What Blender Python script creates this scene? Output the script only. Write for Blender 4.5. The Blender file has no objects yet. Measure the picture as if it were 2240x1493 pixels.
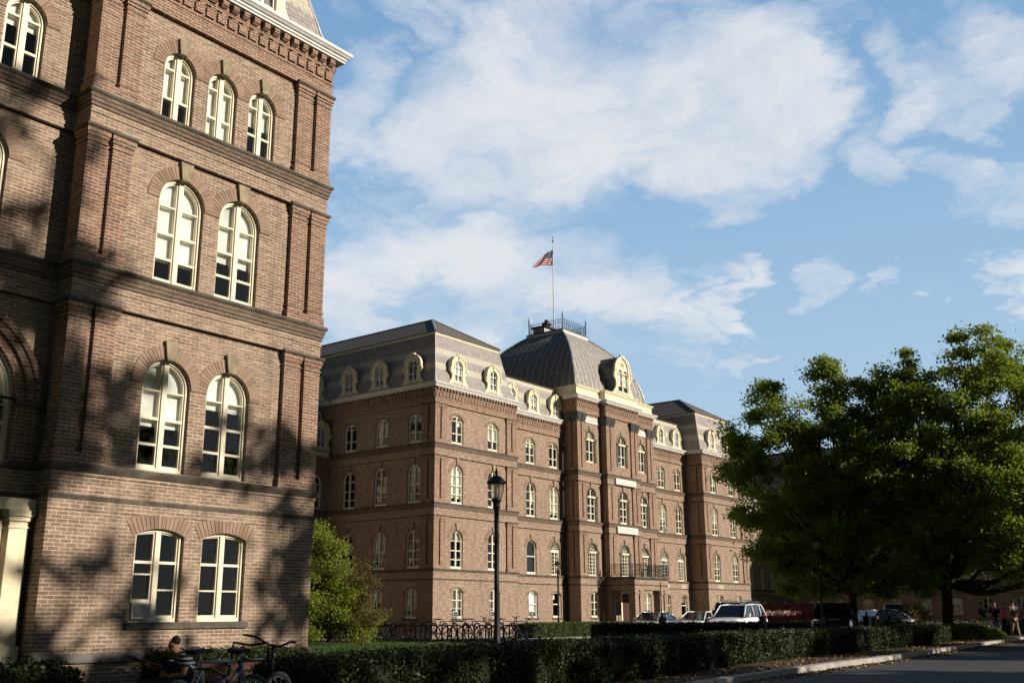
import bpy, math, random
import numpy as np
from mathutils import Vector, Matrix
from mathutils.geometry import tessellate_polygon
random.seed(7); rng = np.random.default_rng(7)
R_ = math.radians
sc = bpy.context.scene
C = sc.collection
# ------------------------------------------------------------------ camera
# world axes: +X along the long brick front (away to the right), +Y into it, eye height is z = 0
PITCH, ROLL, YAW = R_(15.036), R_(-0.3446), R_(37.7098)
_f = Vector((math.cos(YAW), math.sin(YAW), 0)); _r = Vector((math.sin(YAW), -math.cos(YAW), 0)); _z = Vector((0, 0, 1))
fw = _f*math.cos(PITCH) + _z*math.sin(PITCH); up = -_f*math.sin(PITCH) + _z*math.cos(PITCH)
rt = _r*math.cos(ROLL) + up*math.sin(ROLL); up2 = -_r*math.sin(ROLL) + up*math.cos(ROLL)
cd = bpy.data.cameras.new('camera'); cam = bpy.data.objects.new('camera', cd); C.objects.link(cam)
cam.matrix_world = Matrix((( rt.x, up2.x, -fw.x, 0), (rt.y, up2.y, -fw.y, 0), (rt.z, up2.z, -fw.z, 0), (0, 0, 0, 1)))
cd.sensor_width = 36; cd.lens = 36*2242.05/2240; cd.clip_start = .1; cd.clip_end = 3000
cd.dof.use_dof = True; cd.dof.focus_distance = 45; cd.dof.aperture_fstop = 2.8
sc.camera = cam
# ------------------------------------------------------------------ light
SUN = Vector((.36, -1, .43)).normalized()
SUN_EL = math.asin(SUN.z); SUN_AZ = math.atan2(SUN.x, SUN.y)
sl = bpy.data.lights.new('sun', 'SUN'); sl.energy = 5.0; sl.angle = R_(.53); sl.color = (1, .895, .765)
so = bpy.data.objects.new('sun', sl); C.objects.link(so); so.rotation_euler = SUN.to_track_quat('Z', 'Y').to_euler()
so.location = (0, 0, 60)
sc.view_settings.view_transform = 'Standard'; sc.view_settings.look = 'None'; sc.view_settings.gamma = 1
sc.view_settings.exposure = 0.3
SKY = .085

def pixdir(x, y):
    return (fw*2242.05 + rt*(x-1120) - up2*(y-746.5)).normalized()

W = bpy.data.worlds.new('World'); sc.world = W; W.use_nodes = True
def build_world():
    nt = W.node_tree; N = nt.nodes; L = nt.links
    for n in list(N): N.remove(n)
    def nd(t, **k):
        n = N.new(t)
        for a, b in k.items(): setattr(n, a, b)
        return n
    def val(s, v):
        if hasattr(v, 'is_linked') or isinstance(v, bpy.types.NodeSocket): L.new(v, s)
        else: s.default_value = v
    def mth(op, a, b=0., c=0., clamp=False):
        n = nd('ShaderNodeMath', operation=op, use_clamp=clamp); val(n.inputs[0], a); val(n.inputs[1], b); val(n.inputs[2], c); return n.outputs[0]
    tc = nd('ShaderNodeTexCoord').outputs['Generated']
    sky = nd('ShaderNodeTexSky', sky_type='NISHITA'); sky.sun_disc = False; sky.sun_elevation = SUN_EL; sky.sun_rotation = SUN_AZ
    sky.air_density = 1.0; sky.dust_density = .6; sky.ozone_density = 2.0; sky.altitude = 50
    mul = nd('ShaderNodeMix', data_type='RGBA', blend_type='MULTIPLY'); mul.inputs[0].default_value = 1
    L.new(sky.outputs[0], mul.inputs[6]); mul.inputs[7].default_value = (SKY, SKY, SKY, 1)
    nv = nd('ShaderNodeVectorMath', operation='NORMALIZE'); L.new(tc, nv.inputs[0]); d = nv.outputs[0]
    sp = nd('ShaderNodeSeparateXYZ'); L.new(d, sp.inputs[0])
    zz = mth('ADD', mth('MAXIMUM', sp.outputs[2], 0.), .16)
    cx = mth('DIVIDE', sp.outputs[0], zz); cy = mth('DIVIDE', sp.outputs[1], zz)
    cb = nd('ShaderNodeCombineXYZ'); L.new(cx, cb.inputs[0]); L.new(cy, cb.inputs[1])
    warp = nd('ShaderNodeTexNoise'); warp.inputs['Scale'].default_value = 3.4; warp.inputs['Detail'].default_value = 7; warp.inputs['Roughness'].default_value = .6
    L.new(cb.outputs[0], warp.inputs['Vector'])
    # wispy, warped lookup direction for the hand-placed banks
    wv = nd('ShaderNodeVectorMath', operation='MULTIPLY_ADD'); L.new(warp.outputs['Color'], wv.inputs[0])
    wv.inputs[1].default_value = (.26, .26, .16); L.new(d, wv.inputs[2])
    ws = nd('ShaderNodeVectorMath', operation='SUBTRACT'); L.new(wv.outputs[0], ws.inputs[0]); ws.inputs[1].default_value = (.13, .13, .08)
    wn = nd('ShaderNodeVectorMath', operation='NORMALIZE'); L.new(ws.outputs[0], wn.inputs[0]); wd = wn.outputs[0]
    reflected_banks = [((.55,-.70,.30),.35),((.2,-.9,.25),.3),((.8,-.5,.45),.3),((.45,-.6,.6),.25),((.7,-.7,.12),.25)]  # unseen clouds added for the window panes to reflect
    banks = [(1000,330,150,1),(1120,230,190,1),(1260,150,190,1),(1270,330,180,1),(1420,200,190,1),(1560,190,170,1),(1560,300,140,1),
      (1690,260,140,1),(1700,120,110,.8),(1090,110,110,.8),(800,260,110,.9),(760,340,80,.8),(900,320,90,.8),(1060,410,100,.9),(1420,320,110,.9),
      (780,600,130,1),(930,530,110,.9),(1090,570,150,1),(1250,610,130,1),(1400,635,90,.9),(1520,640,60,.9),(1610,632,45,.9),(790,700,100,.9),(1000,680,110,.8),(870,450,70,.6),(1170,510,80,.8),
      (1960,150,70,.75),(2080,160,100,.85),(2210,120,110,.9),(1990,260,80,.9),(1880,310,50,.8),(1930,380,80,.85),(2080,400,70,.8),(2190,420,60,.8),(2160,250,45,.7),
      (1500,770,70,.75),(1620,765,55,.75),(1540,828,40,.6),(1390,750,60,.7),(1780,612,50,.75),(1900,606,40,.7),(2215,608,60,.85),(2180,640,30,.6),(2110,618,25,.6),
      (900,60,90,.7),(1050,30,90,.6),(1330,30,110,.7),(1500,60,120,.8),(1850,20,70,.5),(1630,10,70,.5),(700,30,60,.6),(1350,760,60,.6)]
    acc = None
    for (x, y, r, w) in banks:
        dv = pixdir(x, y); a = r/2242.
        dt = nd('ShaderNodeVectorMath', operation='DOT_PRODUCT'); L.new(wd, dt.inputs[0]); dt.inputs[1].default_value = dv
        mr = nd('ShaderNodeMapRange', interpolation_type='SMOOTHSTEP'); L.new(dt.outputs['Value'], mr.inputs[0])
        mr.inputs[1].default_value = math.cos(a*1.5); mr.inputs[2].default_value = math.cos(a*.25); mr.inputs[3].default_value = 0; mr.inputs[4].default_value = w
        acc = mr.outputs[0] if acc is None else mth('MAXIMUM', acc, mr.outputs[0])
    for v_, a in reflected_banks:
        dt = nd('ShaderNodeVectorMath', operation='DOT_PRODUCT'); L.new(wd, dt.inputs[0]); dt.inputs[1].default_value = Vector(v_).normalized()
        mr = nd('ShaderNodeMapRange', interpolation_type='SMOOTHSTEP'); L.new(dt.outputs['Value'], mr.inputs[0]); mr.inputs[1].default_value = math.cos(a*1.3); mr.inputs[2].default_value = math.cos(a*.3); mr.inputs[3].default_value = 0; mr.inputs[4].default_value = 1
        acc = mth('MAXIMUM', acc, mr.outputs[0])
    # elsewhere in the sky (never in the picture) a thin general cover
    n1 = nd('ShaderNodeTexNoise'); n1.inputs['Scale'].default_value = 2.6; n1.inputs['Detail'].default_value = 9; n1.inputs['Roughness'].default_value = .58
    n1.inputs['Distortion'].default_value = .25
    L.new(cb.outputs[0], n1.inputs['Vector'])
    n2 = nd('ShaderNodeTexNoise'); n2.inputs['Scale'].default_value = 9; n2.inputs['Detail'].default_value = 7; n2.inputs['Roughness'].default_value = .6
    mpv = nd('ShaderNodeMapping'); mpv.inputs['Scale'].default_value = (1.0, 1.0, 2.6); L.new(wd, mpv.inputs['Vector']); L.new(mpv.outputs[0], n2.inputs['Vector'])
    dens = mth('ADD', mth('MULTIPLY', acc, .78), mth('ADD', mth('MULTIPLY', mth('SUBTRACT', n1.outputs[0], .5), 1.25), mth('MULTIPLY', mth('SUBTRACT', n2.outputs[0], .5), 1.0)))
    al = nd('ShaderNodeMapRange', interpolation_type='SMOOTHSTEP'); L.new(dens, al.inputs[0]); al.inputs[1].default_value = .20; al.inputs[2].default_value = 1.02; al.inputs[4].default_value = .92
    # cloud body: bright rims, greyer cores
    cr = nd('ShaderNodeValToRGB'); L.new(mth('ADD', mth('MULTIPLY', dens, .55), mth('MULTIPLY', mth('SUBTRACT', n2.outputs[0], .5), -.7)), cr.inputs[0])
    e = cr.color_ramp.elements; e[0].position = .15; e[0].color = (.60, .645, .70, 1); e[1].position = .85; e[1].color = (.52, .56, .63, 1)
    m = cr.color_ramp.elements.new(.45); m.color = (.66, .67, .69, 1)
    mx = nd('ShaderNodeMix', data_type='RGBA'); vr = nd('ShaderNodeValToRGB'); L.new(sp.outputs[2], vr.inputs[0]); ve = vr.color_ramp.elements
    ve[0].position = 0; ve[0].color = (.43,.56,.69,1); ve[1].position = .72; ve[1].color = (.05,.12,.28,1)  # zenith stop, above the view, darkened to cut ambient light
    q = ve.new(.54); q.color = (.185,.35,.58,1)
    q = ve.new(.16); q.color = (.40,.545,.69,1); q = ve.new(.36); q.color = (.28,.455,.655,1)
    veil = nd('ShaderNodeMix', data_type='RGBA'); veil.inputs[0].default_value = .8; L.new(mul.outputs[2], veil.inputs[6]); L.new(vr.outputs[0], veil.inputs[7])
    L.new(al.outputs[0], mx.inputs[0]); L.new(veil.outputs[2], mx.inputs[6])
    # unseen sky behind and left of the lawn, dimmed to deepen shade on walls
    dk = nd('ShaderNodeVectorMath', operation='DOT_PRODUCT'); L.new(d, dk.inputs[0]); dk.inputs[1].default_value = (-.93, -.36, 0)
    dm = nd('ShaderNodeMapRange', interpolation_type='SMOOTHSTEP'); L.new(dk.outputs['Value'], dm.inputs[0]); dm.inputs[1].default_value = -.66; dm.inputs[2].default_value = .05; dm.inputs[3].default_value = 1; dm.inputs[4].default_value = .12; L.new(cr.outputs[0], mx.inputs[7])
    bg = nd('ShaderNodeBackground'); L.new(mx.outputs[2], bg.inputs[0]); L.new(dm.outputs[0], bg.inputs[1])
    out = nd('ShaderNodeOutputWorld'); L.new(bg.outputs[0], out.inputs[0])
build_world()

# ------------------------------------------------------------------ materials
def lnk(nt, a, b): nt.links.new(a, b)
class Mat:
    def __init__(s, name):
        s.m = bpy.data.materials.new(name); s.m.use_nodes = True; s.nt = s.m.node_tree; s.N = s.nt.nodes; s.L = s.nt.links
        s.p = s.N['Principled BSDF']; s.p.inputs['Roughness'].default_value = .8; s.p.inputs['Specular IOR Level'].default_value = .3
    def nd(s, t, **k):
        n = s.N.new(t)
        for a, b in k.items(): setattr(n, a, b)
        return n
    def val(s, sock, v):
        if isinstance(v, bpy.types.NodeSocket): s.L.new(v, sock)
        elif isinstance(v, tuple) and len(v) == 3 and sock.type == 'RGBA': sock.default_value = (*v, 1)
        else: sock.default_value = v
    def mth(s, op, a, b=0., c=0., clamp=False):
        n = s.nd('ShaderNodeMath', operation=op, use_clamp=clamp); s.val(n.inputs[0], a); s.val(n.inputs[1], b); s.val(n.inputs[2], c); return n.outputs[0]
    def mix(s, f, a, b, mode='MIX'):
        n = s.nd('ShaderNodeMix', data_type='RGBA', blend_type=mode); s.val(n.inputs[0], f); s.val(n.inputs[6], a); s.val(n.inputs[7], b); return n.outputs[2]
    def noise(s, vec, scale, det=4, rough=.55, out=0):
        n = s.nd('ShaderNodeTexNoise'); n.inputs['Scale'].default_value = scale; n.inputs['Detail'].default_value = det; n.inputs['Roughness'].default_value = rough
        if vec is not None: s.L.new(vec, n.inputs['Vector'])
        return n.outputs[out]
    def rng(s, v, a, b, c=0., d=1.):
        n = s.nd('ShaderNodeMapRange', interpolation_type='SMOOTHSTEP'); s.val(n.inputs[0], v)
        for i, q in enumerate((a, b, c, d)): n.inputs[i+1].default_value = q
        return n.outputs[0]
    def wpos(s):
        return s.nd('ShaderNodeNewGeometry').outputs['Position']
    def wall_uv(s):
        g = s.nd('ShaderNodeNewGeometry'); sp = s.nd('ShaderNodeSeparateXYZ'); s.L.new(g.outputs['Position'], sp.inputs[0])
        sn = s.nd('ShaderNodeSeparateXYZ'); s.L.new(g.outputs['True Normal'], sn.inputs[0])
        ax = s.mth('GREATER_THAN', s.mth('ABSOLUTE', sn.outputs[0]), s.mth('ABSOLUTE', sn.outputs[1]))
        u = s.mth('ADD', s.mth('MULTIPLY', sp.outputs[1], ax), s.mth('MULTIPLY', sp.outputs[0], s.mth('SUBTRACT', 1., ax)))
        cb = s.nd('ShaderNodeCombineXYZ'); s.L.new(u, cb.inputs[0]); s.L.new(sp.outputs[2], cb.inputs[1])
        return cb.outputs[0], g.outputs['Position'], sp.outputs, u
    def bump(s, h, st, dist=.01):
        b = s.nd('ShaderNodeBump'); b.inputs['Strength'].default_value = st; b.inputs['Distance'].default_value = dist; s.val(b.inputs['Height'], h)
        s.L.new(b.outputs[0], s.p.inputs['Normal'])
    def base(s, v): s.val(s.p.inputs['Base Color'], v)
MT = {}
def brick_mat(name, c1, c2, mortar, haze=(.36,.25,.185), hz=.5, spk=.3):
    m = Mat(name); uv, pos, sp, u = m.wall_uv()
    b = m.nd('ShaderNodeTexBrick'); m.L.new(uv, b.inputs['Vector'])
    b.inputs['Color1'].default_value = (*c1, 1); b.inputs['Color2'].default_value = (*c2, 1); b.inputs['Mortar'].default_value = (*mortar, 1)
    b.inputs['Scale'].default_value = 1; b.inputs['Mortar Size'].default_value = .0082; b.inputs['Mortar Smooth'].default_value = .1
    b.inputs['Bias'].default_value = .1; b.inputs['Brick Width'].default_value = .212; b.inputs['Row Height'].default_value = .067
    # second brick pattern with equal cells gives some bricks a burnt look
    b2 = m.nd('ShaderNodeTexBrick'); m.L.new(uv, b2.inputs['Vector'])
    b2.inputs['Color1'].default_value = (1,1,1,1); b2.inputs['Color2'].default_value = (.34,.30,.32,1); b2.inputs['Mortar'].default_value = (1,1,1,1)
    b2.inputs['Scale'].default_value = 1; b2.inputs['Mortar Size'].default_value = .0065; b2.inputs['Bias'].default_value = -.62; b2.inputs['Brick Width'].default_value = .212; b2.inputs['Row Height'].default_value = .067
    b2.offset_frequency = 2
    col = m.mix(.8, b.outputs['Color'], b2.outputs['Color'], 'MULTIPLY')
    n1 = m.noise(pos, .55, 5, .62); n2 = m.noise(pos, 2.3, 5, .65)
    # lime haze left on the faces, in irregular clouds
    f = m.mth('MULTIPLY', m.rng(n1, .38, .62), m.rng(n2, .35, .6))
    col = m.mix(m.mth('MULTIPLY', f, hz), col, haze)
    mpn = m.nd('ShaderNodeMapping'); mpn.inputs['Scale'].default_value = (3.2, 13., 1.); m.L.new(uv, mpn.inputs['Vector'])
    n5 = m.noise(mpn.outputs[0], 1., 3, .6); col = m.mix(m.rng(n5, .44, .62, 0, spk), col, (.10,.06,.045)); col = m.mix(m.rng(n5, .50, .34, 0, spk*.8), col, tuple(min(1, q*1.35) for q in haze))
    n3 = m.noise(pos, 26, 3, .7)
    col = m.mix(m.rng(n3, .3, .75, .0, .35), col, (.09,.055,.045))
    mps = m.nd('ShaderNodeMapping'); mps.inputs['Scale'].default_value = (2.6, .35, 1.); m.L.new(uv, mps.inputs['Vector'])
    n6 = m.noise(mps.outputs[0], 1., 4, .6); col = m.mix(m.rng(n6, .52, .72, 0, .38), col, (.10,.075,.06))
    n4 = m.noise(pos, .22, 3, .5)
    col = m.mix(m.rng(n4, .5, .75, 0, .22), col, (.12,.085,.07))
    m.base(col); m.p.inputs['Roughness'].default_value = .9
    m.bump(m.mth('ADD', m.mth('SUBTRACT', 1., b.outputs['Fac']), m.mth('MULTIPLY', n3, .5)), .6, .006)
    return m.m
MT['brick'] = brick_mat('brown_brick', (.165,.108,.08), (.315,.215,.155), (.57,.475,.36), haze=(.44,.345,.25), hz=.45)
MT['redbrick'] = brick_mat('red_brick', (.27,.125,.078), (.175,.10,.075), (.52,.42,.31), haze=(.40,.30,.215), hz=.28)
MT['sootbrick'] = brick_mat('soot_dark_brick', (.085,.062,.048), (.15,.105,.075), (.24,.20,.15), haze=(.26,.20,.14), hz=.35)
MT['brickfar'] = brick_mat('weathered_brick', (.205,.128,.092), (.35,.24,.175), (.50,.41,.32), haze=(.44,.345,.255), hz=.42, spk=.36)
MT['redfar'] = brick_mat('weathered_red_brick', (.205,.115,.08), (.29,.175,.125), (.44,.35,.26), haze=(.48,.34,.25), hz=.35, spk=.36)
def simple(name, col, rough=.7, metal=0., nsc=None, namt=.25, dark=None, spec=.3, bump=0.):
    m = Mat(name); c = col
    if nsc:
        n = m.noise(m.wpos(), nsc, 5, .6)
        c = m.mix(m.rng(n, .3, .7), tuple(x*(1-namt) for x in col), tuple(min(1, x*(1+namt*.6)) for x in col))
        if dark:
            n2 = m.noise(m.wpos(), nsc*.23, 4, .6); c = m.mix(m.rng(n2, .5, .75, 0, .6), c, dark)
        if bump: m.bump(n, bump, .01)
    m.base(c); m.p.inputs['Roughness'].default_value = rough; m.p.inputs['Metallic'].default_value = metal; m.p.inputs['Specular IOR Level'].default_value = spec
    return m.m
MT['stone'] = simple('sill_stone', (.105,.09,.07), .85, nsc=3, namt=.45, dark=(.06,.055,.05), bump=.3)
MT['keystone'] = simple('keystone', (.27,.225,.15), .85, nsc=4, namt=.35, bump=.3)
MT['bluestone'] = simple('base_stone', (.17,.165,.16), .85, nsc=4, namt=.4, bump=.3)
MT['cream'] = simple('cream_paint', (.73,.65,.45), .55, nsc=6, namt=.12)
MT['creamtrim'] = simple('cream_trim', (.72,.65,.46), .55, nsc=3, namt=.15)
MT['white'] = simple('white_paint', (.64,.63,.60), .5, nsc=5, namt=.15)
MT['marble'] = simple('white_marble', (.66,.64,.58), .6, nsc=6, namt=.08)
MT['letter'] = simple('cut_letters', (.52,.52,.48), .8)
MT['sash'] = simple('window_sash', (.72,.66,.50), .5)
MT['sashwhite'] = simple('white_sash', (.76,.75,.72), .45); MT['sashpale'] = simple('pale_sash', (.74,.70,.56), .5)
MT['iron'] = simple('black_iron', (.010,.010,.011), .5, 0., spec=.4)
MT['lead'] = simple('lead_grey', (.30,.32,.34), .45, .25, nsc=3, namt=.3)
MT['copper'] = simple('dark_dormer_metal', (.13,.15,.15), .5, .4, nsc=2, namt=.3)
MT['dark'] = simple('dark_interior', (.03,.027,.025), .9)
MT['room'] = simple('room_plaster', (.10,.085,.07), .9)
MT['bark'] = simple('bark', (.05,.038,.028), .95, nsc=6, namt=.4, bump=.8)
MT['capital'] = simple('weathered_capital', (.10,.10,.09), .85, nsc=12, namt=.6, bump=.6)
MT['wood'] = simple('brown_door', (.06,.025,.018), .5, nsc=8, namt=.3)
MT['concrete'] = simple('concrete', (.36,.34,.31), .9, nsc=5, namt=.2, dark=(.2,.19,.17), bump=.3)
MT['chrome'] = simple('bright_metal', (.6,.6,.6), .25, 1.)
MT['rubber'] = simple('rubber', (.015,.015,.015), .7)
def voussoir():
    m = Mat('arch_bricks'); g = m.nd('ShaderNodeNewGeometry')
    r = m.nd('ShaderNodeValToRGB'); m.L.new(g.outputs['Random Per Island'], r.inputs[0])
    e = r.color_ramp.elements; e[0].color = (.19,.127,.093,1); e[1].color = (.30,.21,.152,1)
    c = m.mix(m.rng(m.noise(g.outputs['Position'], 3, 4), .4, .65, 0, .45), r.outputs[0], (.36,.25,.185)); m.base(c); m.p.inputs['Roughness'].default_value = .9
    return m.m
MT['voussoir'] = voussoir()
MT['mortar'] = simple('mortar', (.38,.30,.22), .95, nsc=8, namt=.25)
def glass():
    m = Mat('window_glass'); m.N.remove(m.p)
    fr = m.nd('ShaderNodeFresnel'); fr.inputs[0].default_value = 1.75
    n = m.noise(m.wpos(), 1.3, 2); b = m.nd('ShaderNodeBump'); b.inputs['Strength'].default_value = .12; b.inputs['Distance'].default_value = .05; m.L.new(n, b.inputs['Height'])
    gl = m.nd('ShaderNodeBsdfGlossy'); gl.inputs['Roughness'].default_value = .02; m.L.new(b.outputs[0], gl.inputs['Normal'])
    tr = m.nd('ShaderNodeBsdfTransparent'); tr.inputs[0].default_value = (.92,.95,.94,1)
    mx = m.nd('ShaderNodeMixShader'); m.L.new(fr.outputs[0], mx.inputs[0]); m.L.new(tr.outputs[0], mx.inputs[1]); m.L.new(gl.outputs[0], mx.inputs[2])
    m.L.new(mx.outputs[0], m.N['Material Output'].inputs[0]); return m.m
MT['glass'] = glass()
MT['shade'] = simple('window_blind', (.80,.79,.74), .8, nsc=1.6, namt=.28)
MT['curtain'] = simple('grey_curtain', (.30,.30,.28), .9, nsc=4, namt=.5)
def slate():
    m = Mat('roof_slate'); uv, pos, sp, u = m.wall_uv()
    b = m.nd('ShaderNodeTexBrick'); m.L.new(uv, b.inputs['Vector'])
    b.inputs['Color1'].default_value = (.245,.22,.21,1); b.inputs['Color2'].default_value = (.345,.312,.295,1); b.inputs['Mortar'].default_value = (.07,.06,.06,1)
    b.inputs['Scale'].default_value = 1; b.inputs['Mortar Size'].default_value = .008; b.inputs['Brick Width'].default_value = .26; b.inputs['Row Height'].default_value = .15
    v = m.nd('ShaderNodeTexVoronoi'); v.feature = 'DISTANCE_TO_EDGE'; v.inputs['Scale'].default_value = 5.5; v.inputs['Randomness'].default_value = .15; m.L.new(uv, v.inputs['Vector'])
    hexc = m.mix(m.rng(v.outputs['Distance'], .0, .06), (.16,.16,.13), (.46,.44,.35))
    z = sp[2]
    w = m.mth('MULTIPLY', m.mth('ABSOLUTE', m.mth('SINE', m.mth('MULTIPLY', u, 12.))), .06)
    zz = m.mth('ADD', z, w)
    def band(a, c): return m.mth('MULTIPLY', m.mth('GREATER_THAN', zz, a), m.mth('LESS_THAN', zz, c))
    f = m.mth('MAXIMUM', band(14.25, 14.66), band(15.2, 15.62))
    col = m.mix(f, b.outputs['Color'], hexc)
    n = m.noise(pos, 1.7, 5); col = m.mix(m.rng(n, .35, .7, 0, .35), col, (.37,.33,.29))
    m.base(col); m.p.inputs['Roughness'].default_value = .6; m.bump(b.outputs['Fac'], -.4, .01)
    return m.m
MT['slate'] = slate()
def slate_dome():
    m = Mat('ribbed_slate'); uv, pos, sp, u = m.wall_uv()
    b = m.nd('ShaderNodeTexBrick'); m.L.new(uv, b.inputs['Vector'])
    b.inputs['Color1'].default_value = (.26,.235,.215,1); b.inputs['Color2'].default_value = (.38,.35,.32,1); b.inputs['Mortar'].default_value = (.05,.045,.045,1)
    b.inputs['Scale'].default_value = 1; b.inputs['Mortar Size'].default_value = .012; b.inputs['Brick Width'].default_value = .2; b.inputs['Row Height'].default_value = .13
    fr = m.mth('FRACT', m.mth('MULTIPLY', u, 1/.56)); s = m.mth('ABSOLUTE', m.mth('SUBTRACT', fr, .5))
    st = m.rng(s, .40, .47)
    n = m.noise(pos, 9, 4); st = m.mth('MULTIPLY', st, m.rng(n, .3, .6, .35, 1.))
    col = m.mix(m.mth('MULTIPLY', st, .8), b.outputs['Color'], (.60,.58,.50))
    m.base(col); m.p.inputs['Roughness'].default_value = .6; return m.m
MT['dome'] = slate_dome()
MT['toproof'] = simple('upper_slate', (.125,.108,.095), .8, nsc=9, namt=.3)
def leafmat(name, cols, trans=.35):
    m = Mat(name); g = m.nd('ShaderNodeNewGeometry'); r = m.nd('ShaderNodeValToRGB'); m.L.new(g.outputs['Random Per Island'], r.inputs[0])
    e = r.color_ramp.elements; e[0].color = (*cols[0], 1); e[1].color = (*cols[-1], 1)
    for i, c in enumerate(cols[1:-1]): q = e.new((i+1)/(len(cols)-1)); q.color = (*c, 1)
    n = m.noise(m.wpos(), .5, 3); c = m.mix(m.rng(n, .35, .65, 0, .5), r.outputs[0], cols[len(cols)//2])
    m.base(c); m.p.inputs['Roughness'].default_value = .55
    tl = m.nd('ShaderNodeBsdfTranslucent'); m.L.new(m.mix(1., c, (1.25,1.25,.5), 'MULTIPLY'), tl.inputs[0])
    mx = m.nd('ShaderNodeMixShader'); mx.inputs[0].default_value = trans; m.L.new(m.p.outputs[0], mx.inputs[1]); m.L.new(tl.outputs[0], mx.inputs[2])
    m.L.new(mx.outputs[0], m.N['Material Output'].inputs[0]); return m.m
MT['leaf'] = leafmat('oak_leaves', [(.12,.20,.045),(.165,.255,.05),(.22,.29,.055),(.30,.29,.06)], .55)
MT['leafy'] = leafmat('yellow_green_leaves', [(.10,.17,.022),(.15,.22,.03),(.22,.26,.035),(.27,.19,.05)])
MT['leafbrown'] = leafmat('brownish_leaves', [(.10,.10,.03),(.13,.11,.04),(.16,.09,.04)])
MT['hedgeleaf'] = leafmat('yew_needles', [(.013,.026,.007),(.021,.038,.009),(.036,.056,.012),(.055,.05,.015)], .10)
MT['hedgelit'] = leafmat('sunlit_hedge_leaves', [(.035,.06,.014),(.05,.08,.018),(.07,.10,.022),(.08,.10,.02)], .15)  # brighter copy of hedgeleaf, sunlight put into the leaf colour
MT['blade'] = leafmat('grass_blade', [(.035,.075,.014),(.05,.095,.018),(.065,.11,.02),(.08,.11,.03)], .3)
MT['hedgecore'] = simple('hedge_inside', (.012,.018,.007), .95, nsc=9, namt=.5)
def grass():
    m = Mat('lawn'); pos = m.wpos(); n = m.noise(pos, .35, 4); n2 = m.noise(pos, 14, 5, .7)
    c = m.mix(m.rng(n, .35, .65), (.03,.062,.012), (.055,.09,.016)); c = m.mix(m.rng(n2, .3, .75, 0, .7), c, (.02,.036,.009)); m.base(c); m.p.inputs['Roughness'].default_value = .9
    m.bump(n2, .9, .05); return m.m
MT['grass'] = grass()
def asphalt():
    m = Mat('asphalt'); pos = m.wpos(); n = m.noise(pos, 60, 3, .8); n2 = m.noise(pos, .5, 5)
    c = m.mix(m.rng(n, .35, .7), (.05,.05,.052), (.085,.083,.082)); c = m.mix(m.rng(n2, .4, .7, 0, .5), c, (.045,.045,.047)); vo = m.nd('ShaderNodeTexVoronoi'); vo.feature = 'DISTANCE_TO_EDGE'; vo.inputs['Scale'].default_value = .35; m.L.new(m.mix(.25, pos, m.noise(pos, 1.5, 4, .6, 1)), vo.inputs['Vector']); c = m.mix(m.rng(vo.outputs['Distance'], .006, .0), c, (.02,.02,.02)); m.base(c); m.p.inputs['Roughness'].default_value = .8; m.bump(n, .5, .01); return m.m
MT['asphalt'] = asphalt()
MT['soil'] = simple('mulch', (.085,.045,.025), .95, nsc=25, namt=.5, bump=1.)
def paint(name, col, rough=.25, metal=.3):
    m = simple(name, col, rough, metal); m.node_tree.nodes['Principled BSDF'].inputs['Coat Weight'].default_value = .8; return m
MT['carwhite'] = paint('white_car_paint', (.80,.81,.83), .3, 0.)
MT['carsilver'] = paint('silver_car_paint', (.45,.47,.49), .3, .6)
MT['carblack'] = paint('black_car_paint', (.008,.012,.012), .15, 0.)
MT['cargrey'] = paint('grey_car_paint', (.16,.16,.16), .3, .5)
MT['carglass'] = simple('car_glass', (.012,.016,.018), .04, 0., spec=.9)
MT['redlens'] = simple('red_lens', (.35,.01,.01), .2)
MT['lamplens'] = simple('clear_lens', (.7,.72,.72), .1, .5)

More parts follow.
